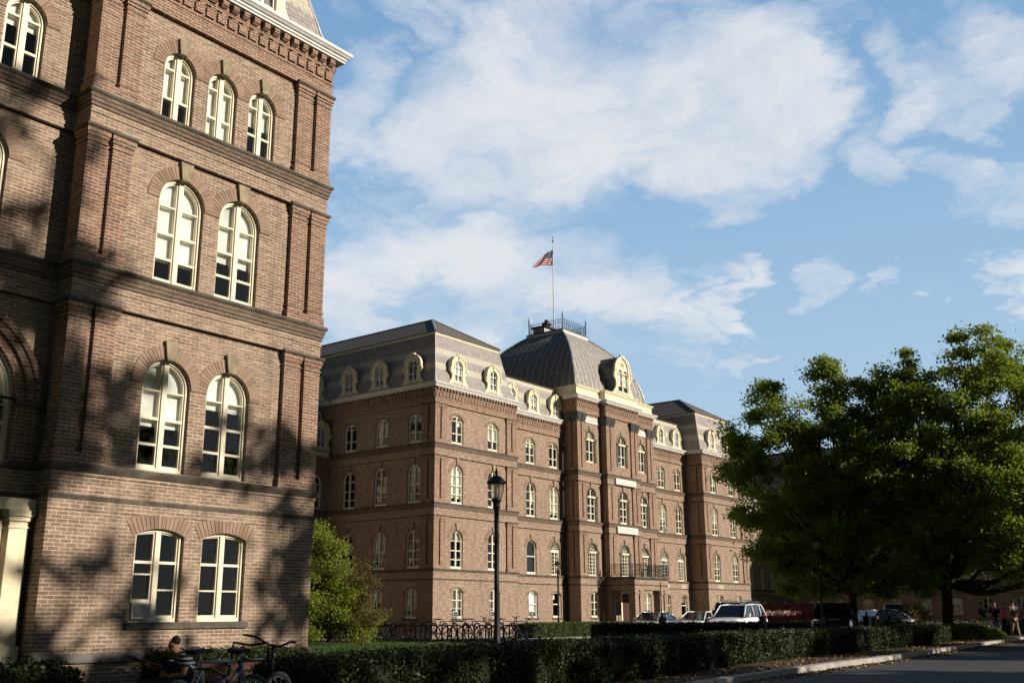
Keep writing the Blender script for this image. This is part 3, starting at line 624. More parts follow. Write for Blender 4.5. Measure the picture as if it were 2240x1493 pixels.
def dormer(P, F, uc, zb, n, depth, s=1., double=False, sash='sashwhite'):
    b = FB(F); out = [(uc+x*s, zb+z*s) for x, z in DORM] + [(uc-x*s, zb+z*s) for x, z in reversed(DORM[:-1])]
    ww = .72*s if not double else .95*s; zw0, zs = zb+.13*s, zb+(1.13 if not double else 1.05)*s; rise = ww/2 if not double else ww*.75
    hole = contour(uc, ww, zw0, zs, rise)
    def plate(nf, nb, o_, h_):
        tri = tessellate_polygon([[Vector((u, z, 0)) for u, z in o_], [Vector((u, z, 0)) for u, z in h_]]); al = o_+h_
        b.q([(u, nf, z) for u, z in al], [tuple(t) for t in tri])
        for l in (o_, h_):
            k = len(l); b.q([(u,nf,z) for u, z in l]+[(u,nb,z) for u, z in l], [(i, (i+1) % k, k+(i+1) % k, k+i) for i in range(k)])
    plate(n, n-.12, out, hole)
    # raised archivolt, hood rim and keystone
    ring(b, contour(uc, ww+.16*s, zs-.1*s, zs, rise+.08*s), contour(uc, ww+.02, zs-.1*s, zs, rise+.01), n-.02, n+.03)
    k = len(DORM); rim = [(uc+x*s, zb+z*s) for x, z in DORM[11:]]+[(uc-x*s, zb+z*s) for x, z in reversed(DORM[11:-1])]
    rin = [(uc+(x-uc)*.90, zs+(z-zs)*.88) for x, z in rim]
    kk = len(rim); b.q([(u,n+.05,z) for u, z in rim]+[(u,n+.05,z) for u, z in rin]+[(u,n-.02,z) for u, z in rim]+[(u,n-.02,z) for u, z in rin],
        [(i,i+1,kk+i+1,kk+i) for i in range(kk-1)]+[(2*kk+i,2*kk+i+1,i+1,i) for i in range(kk-1)]+[(kk+i,kk+i+1,3*kk+i+1,3*kk+i) for i in range(kk-1)])
    b.prof(uc-.055*s, uc+.055*s, [(n-.02, zs+rise), (n+.06, zs+rise), (n+.1, zb+1.9*s), (n-.02, zb+1.9*s)])
    for q in (-1, 1): b.bx(uc+q*.74*s-.08*s, uc+q*.74*s+.08*s, n-.05, n+.07, zb+.88*s, zb+1.0*s)
    b.bx(uc-ww/2-.08*s, uc+ww/2+.08*s, n-.1, n+.06, zw0-.08*s, zw0-.005)
    o = b.build('dormer', 'creamtrim', P)
    r = FB(F); ins = [(uc+(u-uc)*.93, zb+(z-zb)*.965) for u, z in out]; k = len(ins)
    r.q([(u,n-.1,z) for u, z in ins]+[(u,n-depth,z) for u, z in ins], [(i,(i+1)%k,k+(i+1)%k,k+i) for i in range(k)])
    r.build('barrel_roof', 'lead' if not double else 'copper', o)
    fr = FB(F); c1 = contour(uc, ww-.09*s, zw0+.05*s, zs, rise-.045*s); ring(fr, hole, c1, n-.13, n-.07)
    fr.bx(uc-.035*s, uc+.035*s, n-.12, n-.06, zw0+.04*s, zs+rise-.04*s)
    for f in ((.12, .5, .98) if not double else (.33, .66, 1.)): z = zw0+(zs-zw0)*f; fr.bx(uc-ww/2+.03, uc+ww/2-.03, n-.125, n-.068, z-.022*s, z+.022*s)
    fr.build('sash', sash if not double else 'creamtrim', o)
    if double:
        tp = FB(F); out2 = hole; hl = [contour(uc+q*ww*.245, ww*.36, zw0+.03, zs-.02, ww*.18, 8) for q in (-1, 1)] + [[(uc+.12*s*math.cos(a), zs+rise*.58+.12*s*math.sin(a)) for a in np.linspace(0, 2*math.pi, 12, endpoint=False)]]
        al = out2+[p for h_ in hl for p in h_]
        tri = tessellate_polygon([[Vector((u, z, 0)) for u, z in out2]]+[[Vector((u, z, 0)) for u, z in h_] for h_ in hl])
        tp.q([(u, n-.055, z) for u, z in al], [tuple(t) for t in tri])
        for h_ in hl:
            k = len(h_); tp.q([(u,n-.055,z) for u, z in h_]+[(u,n-.11,z) for u, z in h_], [(i, (i+1) % k, k+(i+1) % k, k+i) for i in range(k)])
            ring(tp, [(uc_+(a-uc_)*1.22, zc_+(z-zc_)*1.06) for uc_, zc_ in [(sum(p[0] for p in h_)/k, sum(p[1] for p in h_)/k)] for a, z in h_], h_, n-.06, n-.03)
        tp.build('tracery', 'creamtrim', o)
    g = FB(F); g.poly(hole, n-.11); g.build('pane', 'glass', o)
    if random.random() < .75:
        g = FB(F); zc = zw0+(zs-zw0)*random.choice((.38,.42,.5,.3)); g.poly(contour(uc, ww-.06, zc, zs, rise-.03), n-.16); g.build('blind', 'shade', o)
    g = FB(F); g.bx(uc-ww/2-.05, uc+ww/2+.05, n-.55, n-.5, zw0-.1, zs+rise); g.build('inner_wall', 'dark', o)
# ------------------------------------------------------------------ ground
def gz(x, y):
    t = min(1, max(0, (x-8)/18)); t = t*t*(3-2*t); return -1.36+.22*t
def sheet(name, mat, x0, x1, y0, y1, nx, ny, dz=0., yf=None):
    b = MB(); xs = np.linspace(x0, x1, nx+1); vs = []
    for j in range(ny+1):
        for i in range(nx+1):
            x = xs[i]; ya, yb = (y0, y1) if yf is None else yf(x); y = ya+(yb-ya)*j/ny; vs.append((x, y, gz(x, y)+dz))
    b.add(vs, [(j*(nx+1)+i, j*(nx+1)+i+1, (j+1)*(nx+1)+i+1, (j+1)*(nx+1)+i) for j in range(ny) for i in range(nx)])
    return tag(b.build(name, mat, None, True), kind='structure')
def grid_lawn():
    xs = sorted(set([-900,-400,-150,-60] + list(np.linspace(-20,140,161)) + [200,400,900])); ys = sorted(set([-900,-300,-80] + list(np.linspace(-40,80,41)) + [150,400,900]))
    b = MB(); b.add([(x, y, gz(x, y)) for y in ys for x in xs], [(j*len(xs)+i, j*len(xs)+i+1, (j+1)*len(xs)+i+1, (j+1)*len(xs)+i) for j in range(len(ys)-1) for i in range(len(xs)-1)])
    tag(b.build('lawn', 'grass', None, True), kind='structure')
grid_lawn()
kerb_y = lambda x: 9.05+max(0, x-26)*.09+max(0, x-56)*.25
sheet('road', 'asphalt', -60, 75, 0, 0, 135, 4, .02, lambda x: (-2., kerb_y(x)-.13))
def kerb():
    b = MB(); xs = list(np.arange(-20, 75, 2.4))
    for a, c in zip(xs[:-1], xs[1:]):
        c2 = c-.012; k = .12; y0, y1 = kerb_y(a), kerb_y(c2); z0, z1 = gz(a,0), gz(c2,0)
        b.add([(a,y0-.13,z0-.1),(c2,y1-.13,z1-.1),(c2,y1+.05,z1-.1),(a,y0+.05,z0-.1),(a,y0-.12,z0+k+.02),(c2,y1-.12,z1+k+.02),(c2,y1+.05,z1+k+.03),(a,y0+.05,z0+k+.03)],
              [(4,5,6,7),(0,1,5,4),(2,3,7,6),(1,2,6,5),(3,0,4,7)])
    tag(b.build('kerb', 'concrete'), kind='structure')
kerb()
sheet('planting_bed', 'soil', 9.6, 70, 0, 0, 60, 3, .10, lambda x: (kerb_y(x)+.04, 11.9+max(0, x-22)*.07))
sheet('bike_path', 'concrete', 37.6, 41.4, 27.5, 47.4, 4, 12, .012)
sheet('path', 'concrete', 37.7, 100, 0, 0, 40, 2, .02, lambda x: (29.6+max(0, min(4, (x-44)*.25)), 34.6+max(0, min(3, (x-44)*.12))))
sheet('drive', 'asphalt', 45, 102, 0, 0, 57, 2, .008, lambda x: (18+abs(x-63)*.05, 31))
# ------------------------------------------------------------------ the near wing
def near_wing():
    P = empty('brick_hall_wing', (12, 17, -1.45), 'tall brown brick wing in dappled shade with paired pilasters, rising close by at the left', 'building')
    F = Frame(17.0, 'S'); FR = Frame(17.55, 'S'); X0, X1 = 9.04, 14.97
    wins = [W_(11.28, 1, 1.03, ac=True, sill=False, shade=0), W_(12.72, 1, 1.05, sill=False, shade=0),
            W_(11.22, 2, sf=.60, shade=2), W_(12.65, 2, sf=.36, shade=2), W_(11.22, 3, sf=.78, shade=2), W_(12.65, 3, sf=.62, shade=2),
            W_(10.92, 4, .74, sf=.66, shade=2), W_(11.99, 4, .74, sf=.93, shade=2), W_(13.05, 4, .74, sf=.5, shade=2)]
    facade(P, F, X0, X1, 1, 1, wins, [[(X0, 9.43), (9.56, 9.98)], [(13.97, 14.40), (14.53, X1)]])
    # joint window sill on the ground storey and the low stone base
    s = FB(F); s.bx(10.70, 12.02, -.2, .05, -.17, -.055); s.bx(12.024, 13.36, -.2, .05, -.17, -.055); s.build('window_sill', 'stone', P)
    s = FB(F); s.prof(X0, X1, [(-.1,-.71),(.06,-.71),(.06,-.60),(.02,-.575),(-.1,-.575)], 1, 1); s.build('base_course', 'bluestone', P)
    # recessed bay between this pavilion and its twin
    RX0, RX1 = 5.66, 9.04
    rw = [W_(7.35, 2, 2.4, kind='pair', zb=2.66, zs=3.72, rise=1.2, key=False, arch=False), W_(6.75, 3, 1.05), W_(7.9-.42, 3, 1.02, sf=.5), W_(6.9, 4, .78), W_(7.93, 4, .78)]
    rw = [w for w in rw if not (w['st'] == 3 and w['u'] == 6.75)]; rw[1]['u'] = 7.42
    facade(P, FR, RX0, RX1, -1, -1, rw, [])
    a = FB(FR)
    for (r0, r1, nf) in ((1.22, 1.38, -.04), (1.38, 1.52, .03), (1.52, 1.62, .07)):
        ring(a, contour(7.35, 2*r1, 3.72, 3.722, r1, 30), contour(7.35, 2*r0, 3.72, 3.722, r0, 30), -.1, nf)
    for q in (-1, 1):
        a.bx(7.35+q*1.42-.2, 7.35+q*1.42+.2, -.1, -.01, 2.66, 3.62)
    a.build('great_arch', 'redbrick', P)
    st = FB(FR)
    for q in (-1, 1): st = FB(FR); st.bx(7.35+q*1.44-.25, 7.35+q*1.44+.25, -.1, .07, 3.62, 3.72); st.build('impost', 'stone', P)
    # cream doorcase
    d = FB(FR)
    for q in (-1, 1):
        c = 7.35+q*1.42
        d.bx(c-.17, c+.17, 0, .20, -.42, 1.62); d.bx(c-.21, c+.21, 0, .24, -.72, -.42); d.bx(c-.19, c+.19, 0, .22, 1.50, 1.53)
        d.bx(c-.2, c+.2, 0, .24, 1.62, 1.70); d.bx(c-.23, c+.23, 0, .27, 1.70, 1.80); d.bx(7.35+q*1.08-.1, 7.35+q*1.08+.1, 0, .1, -.72, 1.62)
    d.bx(7.35-1.66, 7.35+1.66, 0, .22, 1.80, 2.0); 
    o = d.build('doorcase', 'cream', P)
    g = FB(FR); g.bx(7.35-1.0, 7.35+1.0, -.02, .03, -.9, 1.6); g.build('door', 'wood', P)
    st = FB(FR); st.bx(5.8, 8.95, 0, .5, -1.5, -.74); st.build('door_step', 'bluestone', P)
    # returns of the pavilions into the recess
    for xx, k in ((X0, 'W'), (RX0, 'E')):
        Fr = Frame(xx, k); u0, u1, mm0, mm1 = (-17.55, -17.0, -1, 1) if k == 'W' else (17.0, 17.55, 1, -1)
        facade(P, Fr, u0, u1, mm0, mm1, [], [[(u1-.40, u1)]] if k == 'W' else [[(u0, u0+.40)]])
    # twin pavilion at the far left, outside the picture
    facade(P, F, -.27, RX0, 1, 1, [W_(2.0, 2), W_(3.4, 2), W_(2.0, 3), W_(3.4, 3)], [[(-.27, .12), (.25, .66)], [(4.62, 5.04), (5.17, RX0)]])
    closed_box(P, -.17, 14.87, 17.12, 44, GZ, 13.0, skip='S')
    b = MB(); b.add([(X0,17,12),(X1,17,12)], []); 
    r = mansard(P, X0+.06, X1-.06, 17.06, 44, 13.2, 16.6, .8, 1.9)
    mansard(P, -.2, RX0-.06, 17.06, 44, 13.2, 16.6, .8, 1.9)
    mansard(P, RX0, X0, 17.7, 44, 13.2, 16.0, .6, 1.5, flat=True)
    for u in (11.1, 12.9): dormer(P, F, u, 13.38, -.1, 1.3)
    for u in (20.5, 23.6, 26.8):   # east side eaves seen from the lawn
        pass
    FE = Frame(14.97, 'E')
    cornice(P, FE, 17.0, 44, 0, 1, 0); belt(P, FE, 17.0, 44, 6.33, 1, 0); belt(P, FE, 17.0, 44, 9.75, 1, 0); belt2(P, FE, 17.0, 44, 1, 0)
    pw = MB(); pw.add([(14.96,17.0,GZ),(14.96,44,GZ),(14.96,44,1.9),(14.96,17.0,1.9)], [(0,1,2,3)]); pw.build('wall', 'brick', P)
    for zb, st_ in ((2.65,5.61),(6.33,9.03),(9.75,12.06)): pilaster(P, FE, [(17.0, 17.43), (17.56, 17.98)], zb, st_, 1, 0)
near_wing()
# air conditioners
def ac(F, u, n, zb, label, w=.40, h=.28):
    P = empty('air_conditioner', F(u, n, zb), label, 'air conditioner', 'window air conditioners')
    b = FB(F); b.bx(u-w/2, u+w/2, n-.25, n+.06, zb, zb+h); b.build('case', 'white', P)
    g = FB(F); 
    for i in range(9): g.bx(u-w/2+.03, u+w/2-.03, n+.058, n+.068, zb+.03+(h-.06)*i/9, zb+.03+(h-.06)*(i+.88)/9)
    g.build('grille', 'cargrey', P)
F17 = Frame(17., 'S')
ac(F17, 11.0, -.04, .01, 'window air conditioner in the ground floor window of the near wing')
# ------------------------------------------------------------------ the long hall
def far_hall():
    P = empty('long_brick_hall', (63.5, 39.1, -1.12), 'long four storey brick hall with mansard roofs and a ribbed central dome, beyond the lawn', 'building')
    XL0, XL1, XR0, XR1 = 43.3, 51.0, 76.0, 83.7
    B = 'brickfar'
    def cols(us, w=1.05, ks=None, st4=dict(zb=9.85, zs=11.22, rise=.33, key=False), **k):
        o = []
        for i, u in enumerate(us):
            kk = (ks or {}).get(i, {})
            o.append(W_(u, 1, kk.get('w1', .98), kind=kk.get('k1', 'pair'), key=False, zs=1.38, rise=.22))
            o.append(W_(u, 2, w, kind=kk.get('k2', 'pair'))); o.append(W_(u, 3, w)); o.append(W_(u, 4, w, **st4))
        return o
    F = Frame(39.1, 'S')
    pairsL = lambda a, b: [[(a, a+.44), (a+.57, a+1.0)], [(b-1.0, b-.57), (b-.44, b)]]
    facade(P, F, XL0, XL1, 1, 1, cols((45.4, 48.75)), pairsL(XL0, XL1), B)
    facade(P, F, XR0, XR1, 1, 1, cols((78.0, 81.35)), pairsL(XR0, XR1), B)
    for x0, x1 in ((XL0, XL1), (XR0, XR1)):
        closed_box(P, x0+.17, x1-.17, 39.24, 60, GZ, 13.0, skip='SW', mat=B)
        mansard(P, x0+.05, x1-.05, 39.15, 60, 13.2, 16.6, .8, 1.9)
        for u in ((x0+2.15, x0+5.5) if x0 == XL0 else (x0+2.2, x0+5.5)): dormer(P, F, u, 13.42, -.08, 1.3, .97)
    # shaded side of the left pavilion
    FW = Frame(XL0, 'W'); us = (-40.8, -43.5, -46.2)
    facade(P, FW, -47.9, -39.1, -1, 1, cols(us), [[(-40.1, -39.67), (-39.54, -39.1)]], B)
    up_ = FB(FW); up_.bx(-60, -47.9, -.4, -.1, 8.5, 12.1); up_.build('wall', B, P); cornice(P, FW, -60, -47.9, 0, 0, 0, 'redfar')
    for u in (-41.05, -43.85, -46.5, -49.6, -52.6): dormer(P, FW, u, 13.42, -.08, 1.3, .97)
    for u in (-49.5,): window(P, FW, W_(u, 4, **dict(zb=9.95, zs=11.22, rise=.33, key=False)), -.08)
    # left return of right pavilion, right return of left pavilion
    FW2 = Frame(XR0, 'W'); facade(P, FW2, -40.6, -39.1, -1, 1, [], [[(-40.1, -39.67), (-39.54, -39.1)]], B)
    FE = Frame(XL1, 'E'); facade(P, FE, 39.1, 40.6, 1, -1, [], [], B)
    FE2 = Frame(XR1, 'E'); facade(P, FE2, 39.1, 47.9, 1, -1, [], [[(39.1, 39.54), (39.67, 40.1)]], B)
    # recessed middle parts
    FM = Frame(40.6, 'S')
    facade(P, FM, XL1, 58.3, -1, -1, cols((52.3, 54.6, 57.25), ks={1: dict(k2='single', k1='single'), 2: dict(k2='fan', k1='single'), 0: {}}), [], B)
    facade(P, FM, 68.7, XR0, -1, -1, cols((69.75, 72.05, 74.65), ks={0: {}, 1: dict(k2='fan', k1='single'), 2: dict(k2='fan', k1='single')}), [], B)
    for x0, x1, ds in ((XL1, 58.3, (52.6, 55.0, 57.55)), (68.7, XR0, (69.9, 72.2, 74.75))):
        closed_box(P, x0, x1, 40.75, 56, GZ, 13.0, skip='SEW', mat=B)
        mansard(P, x0-.3, x1+.3, 40.65, 56, 13.2, 15.5, .55, .3, flat=True, band=.12)
        for u in ds: dormer(P, FM, u, 13.3, -.06, 1.0, .9)
        g = MB(); g.tube([(x0, 41.35, 15.75), (x1, 41.35, 15.75)], .02); 
        for i in range(12): x = x0+(x1-x0)*(i+.5)/12; g.tube([(x, 41.35, 15.5), (x, 41.35, 15.75)], .015, 4)
        g.tube([(x0, 41.35, 15.62), (x1, 41.35, 15.62)], .02); g.build('snow_guard', 'iron', P)
    # central block
    CH = 13.86
    c4 = dict(zb=10.42, zs=12.1, rise=.525, hood=True)
    def ccols(u, side=0):
        return [W_(u, 1, .98, key=False, zs=1.38, rise=.22), W_(u, 2, kind='fan', hood=True), W_(u, 3, hood=True), W_(u, 4, **c4)]
    F1 = Frame(39.4, 'S'); F2 = Frame(38.95, 'S')
    facade(P, F1, 58.3, 61.3, 1, -1, ccols(60.0), [[(58.3, 58.72), (58.85, 59.25)]], B, hi=CH, cor=True)
    cw = [w for w in ccols(63.5) if w['st'] > 1]
    facade(P, F2, 61.3, 65.7, 1, 1, cw, [[(61.3, 61.75), (61.88, 62.33)], [(64.67, 65.12), (65.25, 65.7)]], B, hi=CH, cor=True)
    facade(P, F1, 65.7, 68.7, -1, 1, ccols(67.0), [[(67.75, 68.15), (68.28, 68.7)]], B, hi=CH, cor=True)
    facade(P, Frame(61.3, 'W'), -39.4, -38.95, -1, 1, [], [[(-39.33, -38.95)]], B, hi=CH, cor=True)
    facade(P, Frame(65.7, 'E'), 38.95, 39.4, 1, -1, [], [], B, hi=CH)
    facade(P, Frame(58.3, 'W'), -40.6, -39.4, -1, 1, [], [[(-40.3, -39.93), (-39.8, -39.4)]], B, hi=CH, cor=True)
    facade(P, Frame(68.7, 'E'), 39.4, 40.6, 1, -1, [], [], B, hi=CH)
    w = MB(); w.box(58.4, 58.6, 40.6, 49.6, 12.5, 14.9); w.box(68.4, 68.6, 40.6, 49.6, 12.5, 14.9); w.box(58.4, 68.6, 49.4, 49.6, 12.5, 14.9); w.build('wall', B, P)
    closed_box(P, 58.4, 68.6, 39.55, 55, GZ, 14.6, skip='SEW', mat=B)
    # attic, cream painted
    a = FB(Frame(0, 'S')); Z0, Z1 = 15.12, 15.72
    def attic(FF, u0, u1, m0, m1):
        q = FB(FF); q.bx(u0, u1, -.5, -.02, Z0-.1, Z1-.12, m0, m1); q.prof(u0, u1, [(-.5,Z1-.12),(.03,Z1-.12),(.05,Z1-.06),(.1,Z1-.03),(.1,Z1+.03),(-.5,Z1+.06)], m0, m1)
        q.bx(u0, u1, -.3, .02, Z0-.02, Z0+.05, m0, m1); return q.build('attic', 'creamtrim', P)
    attic(F1, 58.3, 61.3, 1, -1); attic(F2, 61.3, 65.7, 1, 1); attic(F1, 65.7, 68.7, -1, 1)
    attic(Frame(58.3, 'W'), -50, -39.4, 0, 1); attic(Frame(68.7, 'E'), 39.4, 50, 1, 0)
    attic(Frame(61.3, 'W'), -39.4, -38.95, -1, 1)
    # ribbed dome roof: square plan, curved sides
    cxx, cyy = 63.5, 44.58
    pr = [(4.86,15.70),(4.63,16.85),(4.38,17.6),(4.02,18.4),(3.42,19.33),(2.75,20.05),(2.1,20.62),(1.62,20.98)]
    d = MB()
    for (h0, z0), (h1, z1) in zip(pr[:-1], pr[1:]):
        for k in range(4):
            sx = [(-1,-1),(1,-1),(1,1),(-1,1)]; p, q = sx[k], sx[(k+1) % 4]
            d.add([(cxx+p[0]*h0,cyy+p[1]*h0,z0),(cxx+q[0]*h0,cyy+q[1]*h0,z0),(cxx+q[0]*h1,cyy+q[1]*h1,z1),(cxx+p[0]*h1,cyy+p[1]*h1,z1)], [(0,1,2,3)])
    ro = d.build('dome_roof', 'dome', P)
    for sx in ((-1,-1),(1,-1),(1,1),(-1,1)): fl = MB(); fl.tube([(cxx+sx[0]*h, cyy+sx[1]*h, z+.02) for h, z in pr], .075, 6); fl.build('corner_flashing', 'lead', ro)
    t = MB(); t.box(cxx-1.66, cxx+1.66, cyy-1.66, cyy+1.66, 20.78, 20.90); t.box(cxx-1.74, cxx+1.74, cyy-1.74, cyy+1.74, 20.90, 21.12); t.build('platform_fascia', 'white', ro)
    t = MB(); t.box(cxx-1.78, cxx+1.78, cyy-1.78, cyy+1.78, 21.122, 21.17); t.build('platform_deck', 'toproof', ro)
    # iron cresting
    r = MB(); H = 21.17; e = 1.60
    cs = [(-e,-e),(e,-e),(e,e),(-e,e)]
    for k in range(4):
        p, q = cs[k], cs[(k+1) % 4]; A = Vector((cxx+p[0], cyy+p[1], H)); Bv = Vector((cxx+q[0], cyy+q[1], H)); D = Bv-A
        r.tube([A+_z*.07, Bv+_z*.07], .018, 4); r.tube([A+_z*.62, Bv+_z*.62], .016, 4); r.tube([A+_z*.80, Bv+_z*.80], .02, 4)
        n = 22
        for i in range(1, n):
            c = A+D*i/n; r.tube([c, c+_z*(.92 if i % 2 else .86)], [.014, .006], 4)
            if i % 2: r.tube([c+_z*.84, c+_z*.90, c+_z*.96], [.004, .028, .004], 4)
        for i in range(1, n, 2):
            c = A+D*(i+.5)/n; s = D.normalized()*.07
            r.tube([c-s+_z*.07, c+_z*.3, c-s*.2+_z*.42, c+s+_z*.62], .011, 4); r.tube([c+s+_z*.07, c+_z*.3, c-s+_z*.62], .011, 4)
        cm = A+D*.22; u_ = D.normalized()
        r.tube([cm+u_*.2*math.cos(a)+_z*(.36+.2*math.sin(a)) for a in np.linspace(0, 2*math.pi, 14)], .014, 4)
        r.tube([A, A+_z*1.0], .04, 6); r.tube([A+_z*1.0, A+_z*1.07, A+_z*1.13, A+_z*1.2, A+_z*1.5], [.02,.075,.03,.05,.004], 8)
    r.build('iron_cresting', 'iron', P)
    # belvedere box with siren-like vent
    v = MB(); v.box(62.2, 63.6, 44.9, 46.0, 21.17, 21.75); o = v.build('roof_hutch', 'white', P)
    v = MB(); v.box(62.05, 63.75, 44.7, 46.1, 21.76, 21.84); v.build('hutch_roof', 'iron', o)
    v = MB(); v.tube([(62.9,45.2,21.8),(62.9,45.2,22.0)], .16, 10); v.lathe([(.2,0),(.26,.12),(.24,.26),(.16,.34),(.17,.42),(.15,.5)], (62.9,45.2,22.0), 12)
    for k in range(6): a = k*math.pi/3; v.tube([(62.9+.1*math.cos(a),45.2+.1*math.sin(a),22.14),(62.9+.36*math.cos(a),45.2+.36*math.sin(a),22.14)], [.06,.12], 8)
    v.build('siren', 'iron', P)
    v = MB(); v.tube([(61.9,45.6,21.17),(61.95,45.6,23.1)], [.015,.006], 4); v.build('lightning_rod', 'lead', P)
    # big central dormer
    dormer(P, F2, 63.85, 15.78, .0, 2.6, 1.58, True)
    # marble tablets
    for (FF, ua, ub, za, zb) in ((F2, 62.22, 64.95, 9.08, 9.50), (F2, 62.25, 64.97, 5.66, 6.12), (F1, 59.3, 61.2, 13.2, 13.62), (F1, 65.8, 67.7, 13.2, 13.62)):
        b = FB(FF); b.bx(ua, ub, -.12, .14 if za < 13 else -.04, za, zb); o = b.build('marble_tablet', 'marble', P)
    for (za, hgt) in ((9.29, .22), (5.89, .24)):
        q = FB(F2); r_ = random.Random(int(za*10)); u_ = 62.5
        while u_ < 64.75:
            wd_ = r_.choice((.10,.13,.15)); q.bx(u_, u_+.02, .13, .146, za-hgt/2, za+hgt/2)
            if r_.random() < .6: q.bx(u_+wd_-.03, u_+wd_-.01, .13, .1455, za-hgt/2, za+hgt/2)
            if r_.random() < .6: zz = za+r_.choice((-1,0,1))*hgt*.45; q.bx(u_, u_+wd_-.02, .13, .145, zz-.01, zz+.01)
            u_ += wd_+.06
        q.build('worn_inscription', 'letter', P)
    # porch
    FPx = Frame(37.0, 'S'); pz = 2.66
    w = MB(); w.box(61.25, 65.75, 37.0, 38.94, 2.10, 2.48); w.box(61.25, 65.75, 37.0, 38.94, 1.74, 2.02); w.box(61.25, 65.75, 37.02, 38.94, 2.02, 2.10); o = w.build('porch_entablature', B, P)
    w = MB(); w.box(61.1, 65.9, 36.85, 38.94, 2.48, 2.62); w.box(61.2, 65.8, 36.96, 38.94, 2.035, 2.085); w.build('porch_cornice', 'stone', o)
    for xa in (61.27, 61.93, 64.58, 65.24):
        for ya in (37.02,):
            w = MB(); w.box(xa, xa+.47, ya, ya+.5, gz(63,38)-.1, 1.5); w.box(xa-.03, xa+.5, ya-.03, ya+.53, 1.42, 1.48); w.box(xa-.05, xa+.52, ya-.05, ya+.55, 1.5, 1.62); w.box(xa-.02, xa+.49, ya-.02, ya+.52, 1.62, 1.74); w.build('porch_pier', B, P)
    w = MB(); w.box(61.2, 65.8, 36.6, 38.94, gz(63,38)-.2, -.55); w.box(61.6, 65.4, 36.2, 36.6, gz(63,38)-.2, -.8); w.build('porch_step', 'bluestone', P)
    for s in (-1, 1):
        w = FB(F2); w.bx(63.5+s*.42-.38, 63.5+s*.42+.38, -.02, .03, -.5, 1.5); w.build('front_door', 'wood', P)
    w = FB(F2); w.bx(62.5, 62.66, -.02, .06, -.5, 1.7); w.bx(64.34, 64.5, -.02, .06, -.5, 1.7); w.bx(62.5, 64.5, -.02, .07, 1.55, 1.7); w.build('door_surround', 'cream', P)
    r = MB(); seg = [((61.2,38.8),(61.2,36.95)), ((61.2,36.95),(65.8,36.95)), ((65.8,36.95),(65.8,38.8))]
    for (a, b_) in seg:
        A = Vector((*a, 2.66)); Bv = Vector((*b_, 2.66)); D = Bv-A; n = max(8, int(D.length/.16))
        r.tube([A+_z*.78, Bv+_z*.78], .022, 4); r.tube([A+_z*.08, Bv+_z*.08], .018, 4); s = D.normalized()*.06
        for i in range(n+1):
            c = A+D*i/n; r.tube([c, c+_z*.78], .014 if i % 5 else .025, 4)
            if i < n: c2 = c+D/n/2; r.tube([c2-s*.9+_z*.12, c2+s*.6+_z*.27, c2-s*.6+_z*.43, c2+s*.9+_z*.58, c2-s*.5+_z*.72], .011, 4)
    r.build('balcony_railing', 'iron', P)
    r = MB(); r.tube([(65.2,36.9,2.6),(65.2,36.9,4.0)], .02, 6); r.tube([(63.55,36.9,2.6),(63.55,36.9,4.1)], .022, 6); r.build('flag_staff', 'white', P)
    # downspouts
    r = MB(); r.tube([(58.05,40.45,11.3),(57.95,40.45,10.9),(57.95,40.45,6.6),(58.15,40.45,6.1),(58.15,40.45,-1.2)], .06, 8); r.lathe([(.06,0),(.15,.25),(.15,.32)], (58.05,40.45,11.2), 8); r.build('downspout', 'iron', P)
    # pierced brick vents
    for (FF, u, n) in ((FM, 72.0, .01), (FM, 74.7, .01), (F, 78.2, .01)):
        v = FB(FF)
        for i in range(4):
            for j in range(3): v.bx(u-.3+.16*i, u-.2+.16*i, n-.02, n+.012, 2.14+.1*j, 2.20+.1*j)
        v.build('brick_vent', 'room', P); v = FB(FF); v.bx(u-.36, u+.36, n-.03, n+.006, 2.115, 2.43); v.build('vent_panel', 'creamtrim', P)
    # low links running to the wings
    FL = Frame(47.9, 'S')
    def lcols(us):
        o = []
        for u in us: o += [W_(u, 1, .98, key=False, zs=1.38, rise=.22), W_(u, 2), W_(u, 3, zs=8.0, zb=6.45)]
        return o
    usl = (15.2, 18.2, 21.2, 24.2, 27.2, 30.2, 33.2, 36.2, 39.3, 42.3); usl = usl[-4:]
    facade(P, FL, 15, XL0, -1, -1, lcols(usl), [], B, top=3, dz=-3.35)
    for u in usl: dormer(P, FL, u+.35, 10.05, -.08, 1.0, .97)
    mansard(P, 14, XL0+.2, 47.95, 58, 9.85, 12.6, .6, .3, flat=True)
    closed_box(P, 15, XL0, 48.05, 57.9, GZ, 9.8, skip='SEW', mat=B)
    usr = (103.2, 105.9, 108.5, 111.0)
    facade(P, FL, XR1, 112, -1, -1, lcols(usr), [], B, top=3, dz=-3.35)
    for u in usr: dormer(P, FL, u, 10.05, -.08, 1.0, .97)
    mansard(P, XR1-.2, 112.2, 47.95, 58, 9.85, 12.6, .6, .3, flat=True)
    closed_box(P, XR1, 112, 48.05, 57.9, GZ, 9.8, skip='SEW', mat=B)
    # mirrored wing at the far right, behind the trees
    P = empty('brick_hall_wing', (115, 17, -1.12), 'dark shaded brick wing with rows of arched windows, glimpsed behind the big oak', 'building')
    FWR = Frame(112., 'W'); wr = []
    for y in (18.6, 21.2, 24., 27., 30., 33., 36., 39., 42., 45.): wr += [W_(-y, 1, 1.05, key=False), W_(-y, 2), W_(-y, 3), W_(-y, 4, **dict(zb=9.85, zs=11.22, rise=.33, key=False))]
    facade(P, FWR, -47.9, -17, -1, 1, wr, [[(-18, -17.57), (-17.44, -17)]], B)
    facade(P, Frame(17., 'S'), 112, 118, 1, 1, [], [[(112, 112.44), (112.57, 113)]], B)
